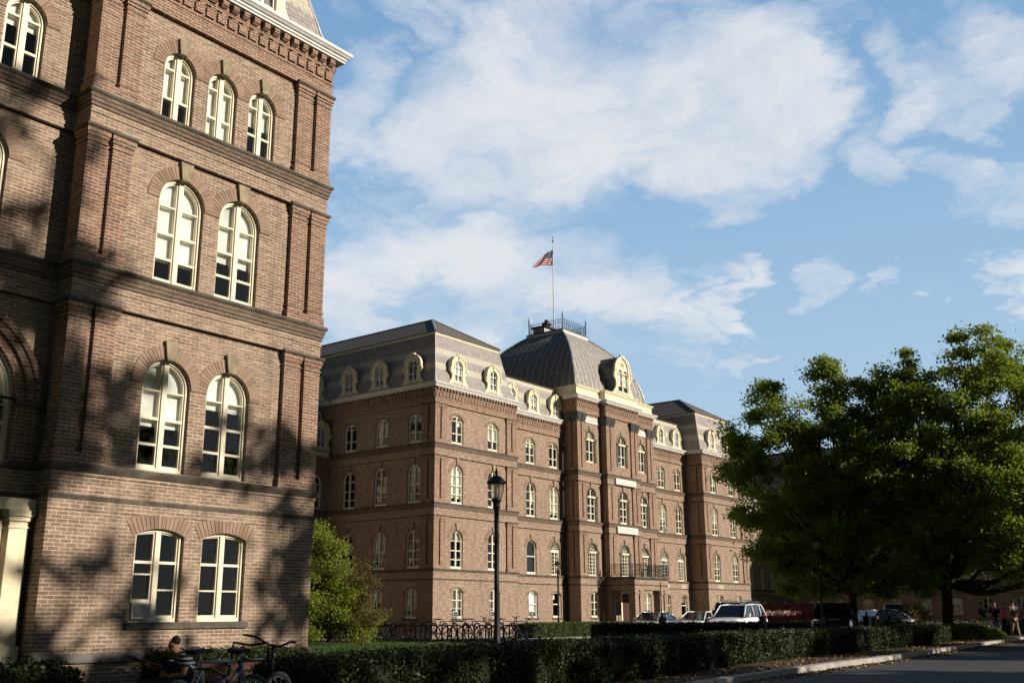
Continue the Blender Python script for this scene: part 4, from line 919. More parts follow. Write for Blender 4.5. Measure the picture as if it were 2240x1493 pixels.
    closed_box(P, 112.1, 118, 17.14, 58, GZ, 13.0, skip='SW', mat=B)
    mansard(P, 112.05, 117.95, 17.05, 58, 13.2, 16.6, .8, 1.9)
far_hall()
FF_ = Frame(39.1, 'S'); FM_ = Frame(40.6, 'S'); F2_ = Frame(38.95, 'S')
ac(FF_, 45.17, -.02, .02, 'white air conditioner in the ground floor corner window behind the parked bicycles', .42, .33)
ac(FF_, 48.52, -.02, .02, 'white air conditioner in the ground floor window beside the near lamp post', .42, .33)
ac(FM_, 54.6, -.02, .02, 'white air conditioner in the ground floor window above the left end of the sunlit hedge', .42, .33)
ac(Frame(39.05, 'S'), 63.25, -.1, 10.45, 'small white air conditioner in the top arched window over the porch', .36, .3)
ac(FM_, 72.35, -.1, 6.4, 'white air conditioner in the second floor window right of the porch bay', .4, .34)
# ------------------------------------------------------------------ vegetation
def leaf_mesh(name, cen, size, mat, parent=None, aspect=.6, up=0.):
    """many leaf quads: cen (N,3); size (N,)"""
    n = len(cen); a = rng.normal(size=(n, 3)); a[:, 2] += up; a /= np.linalg.norm(a, axis=1)[:, None]
    b = rng.normal(size=(n, 3)); b -= (a*b).sum(1)[:, None]*a; b /= np.linalg.norm(b, axis=1)[:, None]; c = np.cross(a, b)
    s = size[:, None]; B_, C_ = b*s, c*s*aspect
    V = np.stack([cen-B_, cen-B_*.1+C_, cen+B_, cen-B_*.1-C_], 1).reshape(-1, 3).astype(np.float32)
    me = bpy.data.meshes.new(name); me.vertices.add(4*n); me.vertices.foreach_set('co', V.ravel()); me.loops.add(4*n); me.loops.foreach_set('vertex_index', np.arange(4*n, dtype=np.int32))
    me.polygons.add(n); me.polygons.foreach_set('loop_start', np.arange(0, 4*n, 4, dtype=np.int32)); me.polygons.foreach_set('loop_total', np.full(n, 4, dtype=np.int32)); me.update()
    me.materials.append(MT[mat]); o = bpy.data.objects.new(name, me); C.objects.link(o)
    if parent is not None: o.parent = parent; o.matrix_parent_inverse = Matrix.Translation(-wloc(parent))
    return o
def limb(b, p, q, r0, r1, wob=.12, n=5, sides=7):
    p, q = np.array(p, float), np.array(q, float); L = np.linalg.norm(q-p); pts = []
    for i in range(n+1):
        t = i/n; w = rng.normal(size=3)*L*wob*.35*math.sin(math.pi*t); z = np.array([0, 0, -L*.06*math.sin(math.pi*t)]); pts.append(tuple(p+(q-p)*t+w+z))
    b.tube(pts, [r0+(r1-r0)*i/n for i in range(n+1)], sides); return pts
def tree(name, base, label, group, blobs, r, fork, nleaf, lsize, mat='leaf', cat='tree', clump=.55, nsub=9, spread=.32, twig=True):
    """blobs: crown masses (x, y, z, radius) about the base; foliage sits in sub-clumps around twigs so that sky shows between"""
    P = empty(name, base, label, cat, group); b = MB(); tot = sum(q[3]**2 for q in blobs)
    bx, by, bz = base
    limb(b, (bx, by, bz-.2), (bx+.1, by, bz+fork), r, r*.72, .03, 5, 12); b.tube([(bx,by,bz-.2),(bx,by,bz+.35)], [r*1.5, r*1.0], 12)
    cens = []; sizes = []
    for (x, y, z, R) in blobs:
        c = np.array([bx+x, by+y, bz+z]); f = fork*(.8+.9*rng.random()) if z > fork*1.6 else fork*(.75+.25*rng.random())
        st = np.array([bx+x*.06, by+y*.06, bz+min(f, z*.8)]); rr = r*.2+.09*R*r
        mid = st+(c-st)*.55+np.array([0, 0, (c[2]-st[2])*.10]); limb(b, st, mid, rr*1.3, rr*.8, .1); limb(b, mid, c, rr*.8, rr*.3, .14)
        m = int(nleaf*(R*R/tot)*.05); t_ = rng.random(m)[:, None]*.8+.2; cens.append(mid+(c-mid)*t_+rng.normal(size=(m, 3))*R*.42); sizes.append(lsize*(.6+.7*rng.random(m)))
        k = max(4, int(nsub*R*R/4)); 
        for i in range(k):
            d = rng.normal(size=3); d /= np.linalg.norm(d); d[2] = d[2]*.8+.1; q = c+d*R*(.3+.85*rng.random()**.6); 
            if twig: limb(b, mid+(c-mid)*rng.random(), q, max(rr*.3, .022), .012, .15, 3, 4)
            m = int(nleaf*(R*R/tot)/k*(.6+.8*rng.random())); sp = clump*(.6+.7*rng.random())
            pts = rng.normal(size=(m, 3))*np.array([sp, sp, sp*.6])*.62
            cens.append(q+pts); sizes.append(lsize*(.6+.7*rng.random(m)))
    b.build('trunk', 'bark', P, True)
    leaf_mesh('crown', np.concatenate(cens), np.concatenate(sizes), mat, P, .55, .35)
    return P
def hedge(name, label, pts, wd, h0, n, ls, group=None, z1=None, mat='hedgeleaf', bulge=.05):
    zt = lambda x: float(np.interp(x, [p[0] for p in pts], [p[2] if len(p) > 2 else z1 for p in pts])) if z1 is not None else 0.
    """clipped hedge along a polyline: twiggy core with leaves standing out of its faces"""
    P = empty(name, (pts[0][0], pts[0][1], gz(*pts[0][:2])), label, 'hedge', group); b = MB(); cen = []; 
    L = [math.dist(p[:2], q[:2]) for p, q in zip(pts[:-1], pts[1:])]; T = sum(L)
    for (p, q), l in zip(zip(pts[:-1], pts[1:]), L):
        k = max(2, int(l/.35)); d = np.array([q[0]-p[0], q[1]-p[1]])/l; nn = np.array([-d[1], d[0]]); prev = None; rings = []
        for i in range(k+1):
            t = i/k; x, y = p[0]+(q[0]-p[0])*t, p[1]+(q[1]-p[1])*t; g = gz(x, y); h = (h0 if z1 is None else zt(x)-g)+.02*math.sin(x*2.1)+.015*math.sin(x*5.3+y); w = wd/2*(1+.05*math.sin(x*1.7+y*2))-.03
            rings.append([(x+nn[0]*s*w*e, y+nn[1]*s*w*e, g+zz) for s, e, zz in ((-1,.92,0),(-1,1,h*.5),(-1,.95,h*.9),(-1,.8,h),(1,.8,h),(1,.95,h*.9),(1,1,h*.5),(1,.92,0))])
        vs = [v for r_ in rings for v in r_]; fs = [(i*8+j, i*8+j+1, (i+1)*8+j+1, (i+1)*8+j) for i in range(k) for j in range(7)]+[tuple(range(8))[::-1], tuple(k*8+j for j in range(8))]
        b.add(vs, fs)
        m = int(n*l/T); u = rng.random(m)*l; face = rng.random(m); hh = h0 if z1 is None else z1-gz(*p[:2])
        lump = .05*np.sin(u*3.1)+.04*np.sin(u*7.7+1)+.03*np.sin(u*1.3)
        vz = rng.random(m); x = p[0]+d[0]*u; y = p[1]+d[1]*u; g = np.array([gz(a, c) for a, c in zip(x, y)]); H = (np.full(m, h0) if z1 is None else np.array([zt(a) for a in x])-g)
        top = face > .62; front = face < .42
        off = np.where(top, (rng.random(m)*2-1)*wd/2, np.where(front, -1, 1)*(wd/2+lump*(.4+vz)-.02)); z = np.where(top, H+np.abs(rng.normal(size=m))*.035-.01+lump*.25, vz*H)
        j = rng.normal(size=(m, 3))*bulge*.75
        cen.append(np.stack([x+nn[0]*off, y+nn[1]*off, g+z], 1)+j)
        for e, (px, py) in ((-1, p[:2]), (1, q[:2])):
            m2 = int(n*wd*1.1/T); s = (rng.random(m2)*2-1)*wd/2; zz = rng.random(m2)*(h0 if z1 is None else zt(px)-gz(px, py)); cen.append(np.stack([px+nn[0]*s+d[0]*e*.03, py+nn[1]*s+d[1]*e*.03, gz(px,py)+zz], 1)+rng.normal(size=(m2, 3))*bulge*.6)
    b.build('hedge_body', 'hedgecore', P); cc = np.concatenate(cen); leaf_mesh('foliage', cc, ls*(.6+.8*rng.random(len(cc))), mat, P, .5, .2)
    return P
hedge('clipped_hedge', 'long clipped hedge running beside the kerb in the foreground', [(9.2,10.9,-.60),(13,10.9,-.52),(17,10.95,-.49),(22,11.2,-.475),(28,11.6,-.475),(35,11.9,-.48),(43,12.4,-.475)], 1.0, .85, 230000, .028, z1=-.60)
hedge('clipped_hedge', 'short clipped hedge at the lower left corner, left of the bicycles', [(2.5,12.4),(6.9,12.4)], 1.0, .85, 42000, .027, z1=-.61, bulge=.07, mat='hedgeleaf')
hedge('clipped_hedge', 'low dark hedge against the near wing, behind the seated man', [(10.75,15.9),(13.6,15.9)], .9, 1.05, 24000, .025, z1=-.62)
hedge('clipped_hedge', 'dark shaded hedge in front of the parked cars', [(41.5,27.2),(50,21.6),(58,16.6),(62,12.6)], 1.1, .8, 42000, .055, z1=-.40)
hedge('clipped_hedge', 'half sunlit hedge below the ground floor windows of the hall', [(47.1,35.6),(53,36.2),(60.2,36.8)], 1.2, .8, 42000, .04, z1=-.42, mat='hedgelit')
hedge('clipped_hedge', 'dark hedge under the maroon banner', [(66,27.5),(80,24)], 1., .9, 9000, .08, z1=-.1)
# the big tree on the right
D_ = Vector((62.7, 17.6, 0)); vr_ = Vector((.27, -.96, 0)); vf_ = Vector((.96, .27, 0))
SK = .78
def crown(lst):
    o = []
    for (px, py, dep, R) in lst:     # a spot of the crown seen from the lawn: metres right of the trunk, height, metres behind
        p = (vr_*px+vf_*dep)*SK; o.append((p.x, p.y, (py-.9)*SK+.9, R*SK))
    return o
main_blobs = crown([(3.0,16.6,0,1.2),(2.2,15.2,.5,1.5),(4.6,16.2,.5,1.3),(3.8,14.6,-1,1.9),(6.0,14.6,0,1.8),(7.6,13.0,1,2.2),(1.0,13.6,0,1.7),(-.6,12.8,-1,1.8),(-2.2,12.8,1,1.4),(1.6,11.6,-2.5,2.1),(4.6,12.0,-2,2.3),(8.6,10.6,-1,2.6),(-2.4,10.6,-2,2.0),(-.4,9.2,-3,2.1),(2.4,9.0,-3.6,2.3),(5.8,9.0,-3,2.4),(9.4,7.4,0,2.6),(10.8,10.0,0,2.4),(-3.6,8.2,-2,1.8),(-1.8,6.4,-2.6,1.8),(1.0,6.6,-3,1.7),(3.8,6.4,-3.2,2.0),(6.8,6.0,-1.4,2.2),(9.4,4.8,0,2.2),(3.2,4.0,-2.4,1.5),(5.8,3.6,1.2,1.8),(8.2,3.4,1.2,1.8),(10.6,3.4,1,2),(-3.4,4.8,1.5,1.6),(-1.8,3.6,2,1.4),(0,11,3,2.2),(4,10,3.2,2.4),(-3.6,9,3,2.0),(7,8,3,2.4),(4,5,4,2.2),(9,6,4,2.4),(1,4.4,4.4,1.8)])
tree('oak_tree', (48.9, 13.5, -1.15), 'large dark leafed oak with a thick trunk right of the parked cars', None, main_blobs, .28, 3.0, 175000, .082, 'leaf', clump=.46, nsub=24)
SK = .76
left_blobs = [((x*.27+d*.96)*SK, (-x*.96+d*.27)*SK, (z-.9)*SK+.9, R*SK) for (x, z, d, R) in [(-.6,16.6,0,1.1),(-.2,15.0,0,1.2),(.4,13.4,0,1.5),(-3.5,15.4,0,1.1),(-4.2,14.0,0,1.3),(-3.0,13.4,-1,1.5),(3.6,16.0,0,1.3),(2.6,15.0,0,1.3),(4.6,14.8,0,1.4),(3.2,13.0,-1,1.8),(1.4,12.6,0,1.5),(-1.2,12.2,-1,1.8),(-5.4,12.0,0,1.4),(-6.3,12.4,0,.9),(-3.4,11.2,-1,1.9),(-6.0,9.6,0,1.0),(-5.6,9.8,-1,1.7),(-6.9,9.6,0,.6),(-2.2,9.4,-2,2.1),(1.0,10.2,-2,2.1),(4.2,10.6,-1,2.1),(-5.8,7.4,0,1.4),(-4.4,7.6,-2,2.0),(-1.2,7.2,-2,2.1),(2.2,7.8,-2,2.2),(5.0,7.6,-1,2.1),(-4.8,5.4,0,1.3),(-3.4,5.2,-1,1.8),(-.4,5.0,-2,1.9),(2.8,5.2,-2,2.0),(5.4,5.0,0,1.9),(-3.6,3.4,0,1.2),(-1.4,3.2,-1,1.4),(1.2,3.0,-1,1.4),(3.8,3.4,0,1.5),(0,10,2.5,2.2),(-3,7,2.5,2.1),(3,7,2,2.2),(0,4,2,2)]]
tree('maple_tree', (47.4, 17.2, -1.15), 'tall oak with upright top sprays, overlapping the right end of the hall', None, left_blobs, .22, 2.6, 150000, .078, 'leaf', clump=.44, nsub=28)
tree('garden_tree', (34.9, 38.1, -1.15), 'small yellowing tree on the lawn right behind the near wing', None,
     [(0,0,1.5,1.1),(.6,-.4,1.3,1.0),(-.8,.6,1.4,1.2),(.3,-.2,2.9,1.3),(-.6,.5,2.8,1.2),(.4,-.4,2.4,.9),(-.2,.2,4.2,1.0),(-.8,.6,4.0,.9),(-.7,.5,5.2,.6),(1.0,-.9,1.5,.8),(-1.5,1.2,2.2,1.1),(-1.6,1.3,3.5,.8),(.9,-.9,.7,.9),(-.7,.6,.7,.9)], .11, .9, 95000, .055, 'leafy', clump=.42, nsub=16)
tree('young_tree', (32.4, 33.3, -1.15), 'thin sapling with sparse brownish leaves in front of the yellowing tree', None,
     [(0,0,1.6,.6),(.1,-.2,2.3,.55),(-.2,.1,2.8,.45),(.3,-.3,1.2,.5),(-.35,.3,1.3,.5),(0,0,3.3,.3)], .035, .55, 7000, .04, 'leafbrown', clump=.3, nsub=60)
def shrub(name, label, base, R, h, n, ls, mat, cat='shrub'):
    P = empty(name, base, label, cat); m = n; d = rng.normal(size=(m, 3)); d /= np.linalg.norm(d, axis=1)[:, None]; d[:, 2] = np.abs(d[:, 2])
    rr = (.80+.2*rng.random(m))[:, None]*(1+.12*np.sin(d[:, :1]*7+base[0])*np.cos(d[:, 1:2]*6)); c = d*rr*np.array([R, R, h])+np.array(base)
    leaf_mesh('foliage', c, ls*(.6+.8*rng.random(m)), mat, P)
    b = MB(); 
    for i in range(9): a = i*.7; b.tube([base, (base[0]+R*.6*math.cos(a), base[1]+R*.6*math.sin(a), base[2]+h*.7)], [.04,.015], 5)
    b.lathe([(R*.8,0),(R*.82,h*.3),(R*.6,h*.68),(R*.2,h*.85)], base, 12)
    b.build('stem', 'hedgecore', P)
shrub('round_bush', 'round brown tinged bush just left of the thick oak trunk', (61.0, 18.8, -1.15), 1.15, 1.75, 7000, .06, 'leafbrown')
shrub('flowering_shrub', 'loose leafy shrub at the right end of the kerbside hedge', (48.6, 12.9, -1.15), 1.3, .75, 3500, .09, 'leafy')
shrub('flowering_shrub', 'low leafy shrub nearest the kerb at the far right', (51.5, 12.9, -1.15), 1.1, .62, 3000, .09, 'leafy')
# tall trees on the far side of the road: they throw the shade
def shade_tree(base, H, Rw, seed, label, nleaf=9000):
    global rng; rng = np.random.default_rng(seed); bl = []
    for i in range(26):
        a = rng.random()*6.28; t = rng.random(); z = H*(.32+.62*t); rr = Rw*(1-.55*abs(t-.35))*rng.random()**.5
        bl.append((rr*math.cos(a), rr*math.sin(a), z, 1.0+.8*rng.random()))
    return tree('street_tree', base, label, 'trees across the road', bl, .35, H*.3, nleaf, .26, 'leaf', clump=.42 if base[0] < 30 else .75, nsub=16 if base[0] < 30 else 7, twig=False)
SH = [(13,-12,19,4.0),(18,-14,25,4.6),(27,-13,19,4.2),(38,-12,16,4.6),(47,-13,15,4.6),(57,-12,14,4.8),(66,-12,15,5.2),(75,-11,16.5,5.5),(84,-12,19,5.5),(94,-12,20,6),(104,-12,20,6),(5,-11,22,4.6)]
for i, (x, y, H, Rw) in enumerate(SH):
    shade_tree((x, y, gz(x, y)), H, Rw, 100+i, nleaf=(4500 if x < 30 else 8000), label='leafy street tree across the road, facing '+['the near wing corner','the twin windows of the near wing','the near lamp post','the yellowing garden tree','the bicycle racks','the left pavilion of the hall','the porch of the hall','the parked sedans','the white car','the black car','the far wing','the cream doorcase'][i])
rng = np.random.default_rng(99)
# ------------------------------------------------------------------ lamps, flag, signs
def place(P, loc, rz=0.): P.location = loc; P.rotation_euler = (0, 0, rz); return P
def lamp_post():
    P = empty('street_lamp', (0,0,0), 'black iron lamp post nearest the camera, standing behind the foreground hedge', 'street lamp', 'lamp posts on the lawn'); H = 4.66
    b = MB(); b.lathe([(.16,0),(.16,.12),(.12,.18),(.13,.5),(.085,.62),(.075,.9),(.06,1.0),(.056,H-1.05),(.06,H-1.02),(.085,H-.98),(.09,H-.93),(.075,H-.88),(.09,H-.86),(.105,H-.82),(.12,H-.80),(.125,H-.765),(.10,H-.75)], n=14); b.build('post', 'iron', P, True)
    b = MB(); b.lathe([(.095,H-.75),(.13,H-.66),(.155,H-.56),(.175,H-.42),(.18,H-.40)], n=16); g = b.build('lamp_glass', 'lampglass', P, True)
    b = MB(); b.lathe([(.03,H-.75),(.035,H-.6),(.035,H-.48),(.02,H-.46)], n=8); b.build('lamp_bulb', 'white', P, True)
    b = MB()
    for k in range(8): a = k*math.pi/4+.2; b.tube([(r*math.cos(a), r*math.sin(a), z) for r, z in ((.11,H-.77),(.145,H-.66),(.17,H-.56),(.192,H-.40))], .008, 4)
    b.build('cage', 'iron', P)
    b = MB(); b.lathe([(.19,H-.41),(.225,H-.41),(.235,H-.385),(.225,H-.35),(.20,H-.34),(.17,H-.30),(.12,H-.27),(.12,H-.25),(.07,H-.235),(.03,H-.22),(.028,H-.17),(.04,H-.14),(.025,H-.11),(.006,H-.02)], n=18); b.build('lamp_cap', 'iron', P, True)
    return P
def lampglass():
    m = Mat('lamp_glass'); m.N.remove(m.p); fr = m.nd('ShaderNodeBsdfTranslucent'); fr.inputs[0].default_value = (.7,.62,.5,1); d = m.nd('ShaderNodeBsdfTransparent'); d.inputs[0].default_value = (.93,.90,.85,1)
    g = m.nd('ShaderNodeBsdfGlossy'); g.inputs['Roughness'].default_value = .1; mx = m.nd('ShaderNodeMixShader'); mx.inputs[0].default_value = .3; m.L.new(d.outputs[0], mx.inputs[1]); m.L.new(fr.outputs[0], mx.inputs[2])
    m2 = m.nd('ShaderNodeMixShader'); m2.inputs[0].default_value = .07; m.L.new(mx.outputs[0], m2.inputs[1]); m.L.new(g.outputs[0], m2.inputs[2]); m.L.new(m2.outputs[0], m.N['Material Output'].inputs[0]); return m.m
MT['lampglass'] = lampglass()
L1 = lamp_post(); place(L1, (18.9, 15.1, gz(18.9,15)))
for (x, y, lab) in ((53.0, 37.5, 'small black lamp post against the wall beside the shaded corner of the central block'), (44.2, 17.4, 'black lamp post in front of the dark trees and the black car')):
    o = copy_tree(L1); o.location = (x, y, gz(x, y)); o['label'] = lab
def flag():
    P = empty('flagpole', (63.5, 44.9, 21.17), 'tall thin flagpole rising from the iron crested dome platform', 'flagpole')
    b = MB(); b.tube([(63.5,44.9,21.17),(63.5,44.9,29.1)], [.05,.028], 8); b.build('pole', 'white', P); b = MB(); b.lathe([(.01,0),(.05,.05),(.07,.11),(.05,.17),(.015,.2),(.01,.34),(.05,.40),(.02,.46)], (63.5,44.9,29.08), 10); b.build('finial', 'iron', P)
    # the banner itself hangs in folds and streams to the left
    m = Mat('striped_flag'); uvn = m.nd('ShaderNodeUVMap'); sp = m.nd('ShaderNodeSeparateXYZ'); m.L.new(uvn.outputs[0], sp.inputs[0]); u, v = sp.outputs[0], sp.outputs[1]
    st = m.mth('GREATER_THAN', m.mth('FRACT', m.mth('MULTIPLY', v, 6.5)), .5); st = m.mth('SUBTRACT', 1., st)
    col = m.mix(st, (.85,.84,.82), (.62,.03,.045)); can = m.mth('MULTIPLY', m.mth('LESS_THAN', u, .4), m.mth('GREATER_THAN', v, 6/13))
    vo = m.nd('ShaderNodeTexVoronoi'); vo.inputs['Scale'].default_value = 1; vo.inputs['Randomness'].default_value = 0; mp = m.nd('ShaderNodeMapping'); mp.inputs['Scale'].default_value = (27,17,1); m.L.new(uvn.outputs[0], mp.inputs[0]); m.L.new(mp.outputs[0], vo.inputs['Vector'])
    cc = m.mix(m.mth('LESS_THAN', vo.outputs['Distance'], .3), (.02,.03,.13), (.6,.6,.62)); m.base(m.mix(can, col, cc))
    tl = m.nd('ShaderNodeBsdfTranslucent'); m.L.new(m.mix(can, col, cc), tl.inputs[0]); mx = m.nd('ShaderNodeMixShader'); mx.inputs[0].default_value = .4; m.L.new(m.p.outputs[0], mx.inputs[1]); m.L.new(tl.outputs[0], mx.inputs[2]); m.L.new(mx.outputs[0], m.N['Material Output'].inputs[0])
    nu, nv = 40, 20; vs = []; uv = []; d = Vector((-.62, .60, 0)); wv = Vector((.6, .62, 0))
    for i in range(nu+1):
        for j in range(nv+1):
            a, c = i/nu, j/nv; h = 1.3*c
            sag = -(a**1.25)*(.35+.95*c)-.05*math.sin(a*9)
            out = a*(1.95-.6*c)-.02; w = .10*math.sin(a*9+c*3)*a**.5+.05*math.sin(a*17+c*6)
            p = Vector((63.5, 44.9, 27.2+h+sag*.72))+d*out+wv*w; vs.append(p); uv.append((a, c))
    fs = [(i*(nv+1)+j, (i+1)*(nv+1)+j, (i+1)*(nv+1)+j+1, i*(nv+1)+j+1) for i in range(nu) for j in range(nv)]
    b = MB(); b.add(vs, fs); o = b.build('flag', m.m, None, True); l = o.data.uv_layers.new(name='UVMap')
    for lp in o.data.loops: l.data[lp.index].uv = uv[lp.vertex_index]
    tag(o, 'striped flag with a starred blue corner streaming left from the pole on the dome', 'flag')
flag()
def spot(px, dist, z=None):
    d = pixdir(px, 1350); k = dist/math.hypot(d.x, d.y); x, y = d.x*k, d.y*k; return Vector((x, y, gz(x, y) if z is None else z))
def facing(px):                       # (towards the viewer, to the viewer's left) at this bearing
    d = pixdir(px, 1350); d = Vector((d.x, d.y, 0)).normalized(); return -d, Vector((-d.y, d.x, 0))
def text_on(parent, body, size, loc, xdir, zrot_mat, mat, ext=.004, name='lettering'):
    cu = bpy.data.curves.new(name, 'FONT'); cu.body = body; cu.size = size; cu.extrude = ext; cu.align_x = 'CENTER'; cu.align_y = 'CENTER'
    t = bpy.data.objects.new(name, cu); n = xdir.cross(Vector((0,0,1))).normalized(); M = Matrix(((xdir.x, 0, n.x, loc[0]), (xdir.y, 0, n.y, loc[1]), (0, 1, n.z, loc[2]), (0,0,0,1)))
    dg = bpy.context.evaluated_depsgraph_get(); C.objects.link(t); dg.update(); me = bpy.data.meshes.new_from_object(t.evaluated_get(dg)); bpy.data.objects.remove(t)
    me.transform(M); me.materials.clear(); me.materials.append(MT[mat]); o = bpy.data.objects.new(name, me); C.objects.link(o)
    if parent is not None: o.parent = parent; o.matrix_parent_inverse = Matrix.Translation(-wloc(parent))
    return o
MT['maroon'] = simple('maroon_cloth', (.085,.010,.024), .8, nsc=1.5, namt=.2)
def banner():
    a, c = spot(1640, 74), spot(1806, 70); a.z = c.z = 0; P = empty('banner', (a.x, a.y, gz(a.x, a.y)), 'long maroon banner lettered The Main Event behind the white car', 'banner')
    d = (c-a); L = d.length; d.normalize(); nrm = Vector((d.y, -d.x, 0)); b = MB(); n = 40; z0, z1 = -.35, .78; pts = []
    for i in range(n+1):
        t = i/n; w = .03*math.sin(t*31)+.02*math.sin(t*57); sag = .05*abs(math.sin(t*math.pi*3)); q = a+d*L*t+nrm*w; pts += [(q.x,q.y,z0),(q.x,q.y,z1-sag)]
    b.add(pts, [(2*i,2*i+2,2*i+3,2*i+1) for i in range(n)]); o = b.build('banner_cloth', 'maroon', P, True)
    for s in (0, .5, 1): q = a+d*L*s-nrm*.06; b = MB(); b.tube([(q.x,q.y,gz(q.x,q.y)),(q.x,q.y,z1+.1)], .03, 6); b.build('post', 'iron', P)
    q = a+d*L*.48+nrm*.07; text_on(o, 'The Main Event', .46, (q.x, q.y, .22), d, None, 'marble', .006)
banner()
def bollard(px, dist, label, h=1.15, w=.27):
    p = spot(px, dist); P = empty('bollard', p, label, 'bollard', 'black bollards'); b = MB(); b.box(p.x-w/2, p.x+w/2, p.y-w/2, p.y+w/2, p.z, p.z+h-.1); b.build('post', 'iron', P)
    b = MB(); b.box(p.x-w/2-.03, p.x+w/2+.03, p.y-w/2-.03, p.y+w/2+.03, p.z+h-.1, p.z+h-.05); b.lathe([(w*.35,h-.05),(w*.2,h),(.03,h+.02),(.06,h+.08),(.02,h+.14)], p, 10); b.build('cap', 'iron', P)
bollard(1449, 53, 'square black bollard in front of the silver car with the bright pillar'); bollard(1896, 50.5, 'square black bollard between the black car and the silver cars'); bollard(1668, 52, 'square black bollard just right of the white car')
def signpost(px, dist, label, h, w, sh):
    p = spot(px, dist); P = empty('sign_post', p, label, 'sign post'); b = MB(); b.tube([p, p+_z*h], .03, 8); b.build('pole', 'iron', P)
    if sh: a, l = facing(px); b = MB(); q = p+a*.05; b.add([q+l*s*w/2+_z*zz+a*e for e in (0,.05) for s, zz in ((-1,h-sh),(1,h-sh),(1,h),(-1,h))], [(0,1,2,3),(7,6,5,4),(0,4,5,1),(1,5,6,2),(2,6,7,3),(3,7,4,0)]); b.build('board', 'iron', P)
signpost(1354, 62, 'black notice board on a post in front of the porch', 1.95, .32, .75)
signpost(1447.5, 57, 'thin dark pole right of the porch, rising above the silver car', 2.9, .1, 0)
def fence():
    P = empty('iron_fence', (30, 42.5, -1.15), 'black iron picket fence behind the small tree', 'fence'); b = MB(); g = gz(30,42)
    for i in range(70): x = 31+i*.17; b.tube([(x,43,g),(x,43,g+1.15)], .011, 4)
    for z in (.15, 1.05): b.tube([(31,43,g+z),(43,43,g+z)], .016, 4)
    b.build('pickets', 'iron', P)
fence()
def manhole_sky(): pass
# letters on the marble tablets (hardly legible in the photograph)
HALL = bpy.data.objects['long_brick_hall']
for body, u, pl, n, z, s in (('VASSAR', 60.25, 39.4, -.036, 13.41, .33), ('COLLEGE', 66.75, 39.4, -.036, 13.41, .30)):
    text_on(HALL, body, s, (u, pl-n-.0, z), Vector((1,0,0)), None, 'letter', .006)
# ------------------------------------------------------------------ bicycles
def bicycle(label, frame_mat, bars='flat'):
    P = empty('bicycle', (0,0,0), label, 'bicycle', 'bicycles standing at the wave racks'); R = .335
    for x in (-.52, .53):
        b = MB(); b.tube([(x+R*math.cos(a), 0, R+R*math.sin(a)) for a in np.linspace(0, 2*math.pi, 29)], .022, 6, False); w = b.build('wheel', 'rubber', P, True)
        b = MB(); b.tube([(x+(R-.025)*math.cos(a), 0, R+(R-.025)*math.sin(a)) for a in np.linspace(0, 2*math.pi, 29)], .013, 4, False)
        for k in range(14): a = k*2*math.pi/14; b.tube([(x, .02*(-1)**k, R), (x+(R-.03)*math.cos(a), 0, R+(R-.03)*math.sin(a))], .003, 3)
        b.tube([(x,-.05,R),(x,.05,R)], .02, 6); b.build('rim', 'chrome', w)
    b = MB(); BB=(-.08,0,.29); ST=(-.22,0,.82); HT=(.36,0,.80); HB=(.40,0,.64); RA=(-.52,0,.335)
    b.tube([BB,ST],.018); b.tube([ST,HT],.018) if bars != 'step' else b.tube([(-.14,0,.52),HB],.018); b.tube([BB,HB],.021); b.tube([HT,HB],.022); b.tube([HT,(.34,0,.9)],.016)
    for s in (-.05,.05): b.tube([RA[:1]+(s,)+RA[2:], (-.2,s*.4,.76)],.010); b.tube([RA[:1]+(s,)+RA[2:], (BB[0],s*.6,BB[2])],.011); b.tube([(.42,s,.60),(.47,s,.45),(.53,s,.335)],.013)
    b.tube([(.42,-.05,.6),(.40,0,.64),(.42,.05,.6)],.015); b.build('frame', frame_mat, P, True)
    b = MB()
    if bars == 'drop': pts = [(.48,s,z) for s, z in ((-.22,.78),(-.21,.92),(-.2,.96),(0,.94),(.2,.96),(.21,.92),(.22,.78))]
    else: pts = [(.24,-.30,1.00),(.32,-.2,.99),(.37,-.06,.93),(.37,.06,.93),(.32,.2,.99),(.24,.30,1.00)]
    b.tube(pts, .012, 6); b.tube([(.34,0,.9),(.37,0,.93)],.015); b.build('handlebar', 'iron', P, True)
    b = MB(); b.add([(-.36,-.07,.92),(-.36,.07,.92),(-.28,.065,.93),(-.08,.015,.915),(-.08,-.015,.915),(-.28,-.065,.93),(-.36,-.06,.88),(-.36,.06,.88),(-.09,.01,.89),(-.09,-.01,.89)], [(0,1,2,5),(5,2,3,4),(6,7,1,0),(4,3,8,9),(1,7,8,3,2),(6,0,5,4,9)]); b.build('saddle', 'rubber', P)
    b = MB(); b.tube([ST,(-.24,0,.9)],.012); b.tube([(-.08,-.08,.29),(-.08,.08,.29)],.012); b.tube([(-.08,.08,.29),(.04,.085,.2)],.01); b.tube([(-.08,-.08,.29),(-.2,-.085,.38)],.01)
    b.tube([(-.08+.09*math.cos(a),.05,.29+.09*math.sin(a)) for a in np.linspace(0, 2*math.pi, 14)], .008, 4); b.tube([(-.172,.05,.29),(.012,.05,.29)],.008,4); b.box(.0,.09,.07,.15,.19,.21); b.box(-.25,-.16,-.15,-.07,.37,.39); b.build('crank', 'chrome', P)
    return P
for n, c in (('bikeblue', (.04,.09,.35)), ('bikered', (.45,.03,.02)), ('bikegrey', (.24,.26,.28)), ('bikewhite', (.7,.72,.75)), ('bikepurple', (.07,.03,.12)), ('bikedark', (.02,.025,.035))): MT[n] = paint(n, c, .3, .2)
protos = {m: bicycle('bicycle', m, 'drop' if m in ('bikegrey',) else 'flat') for m in ('bikeblue', 'bikered', 'bikegrey', 'bikewhite', 'bikedark')}
used = set()
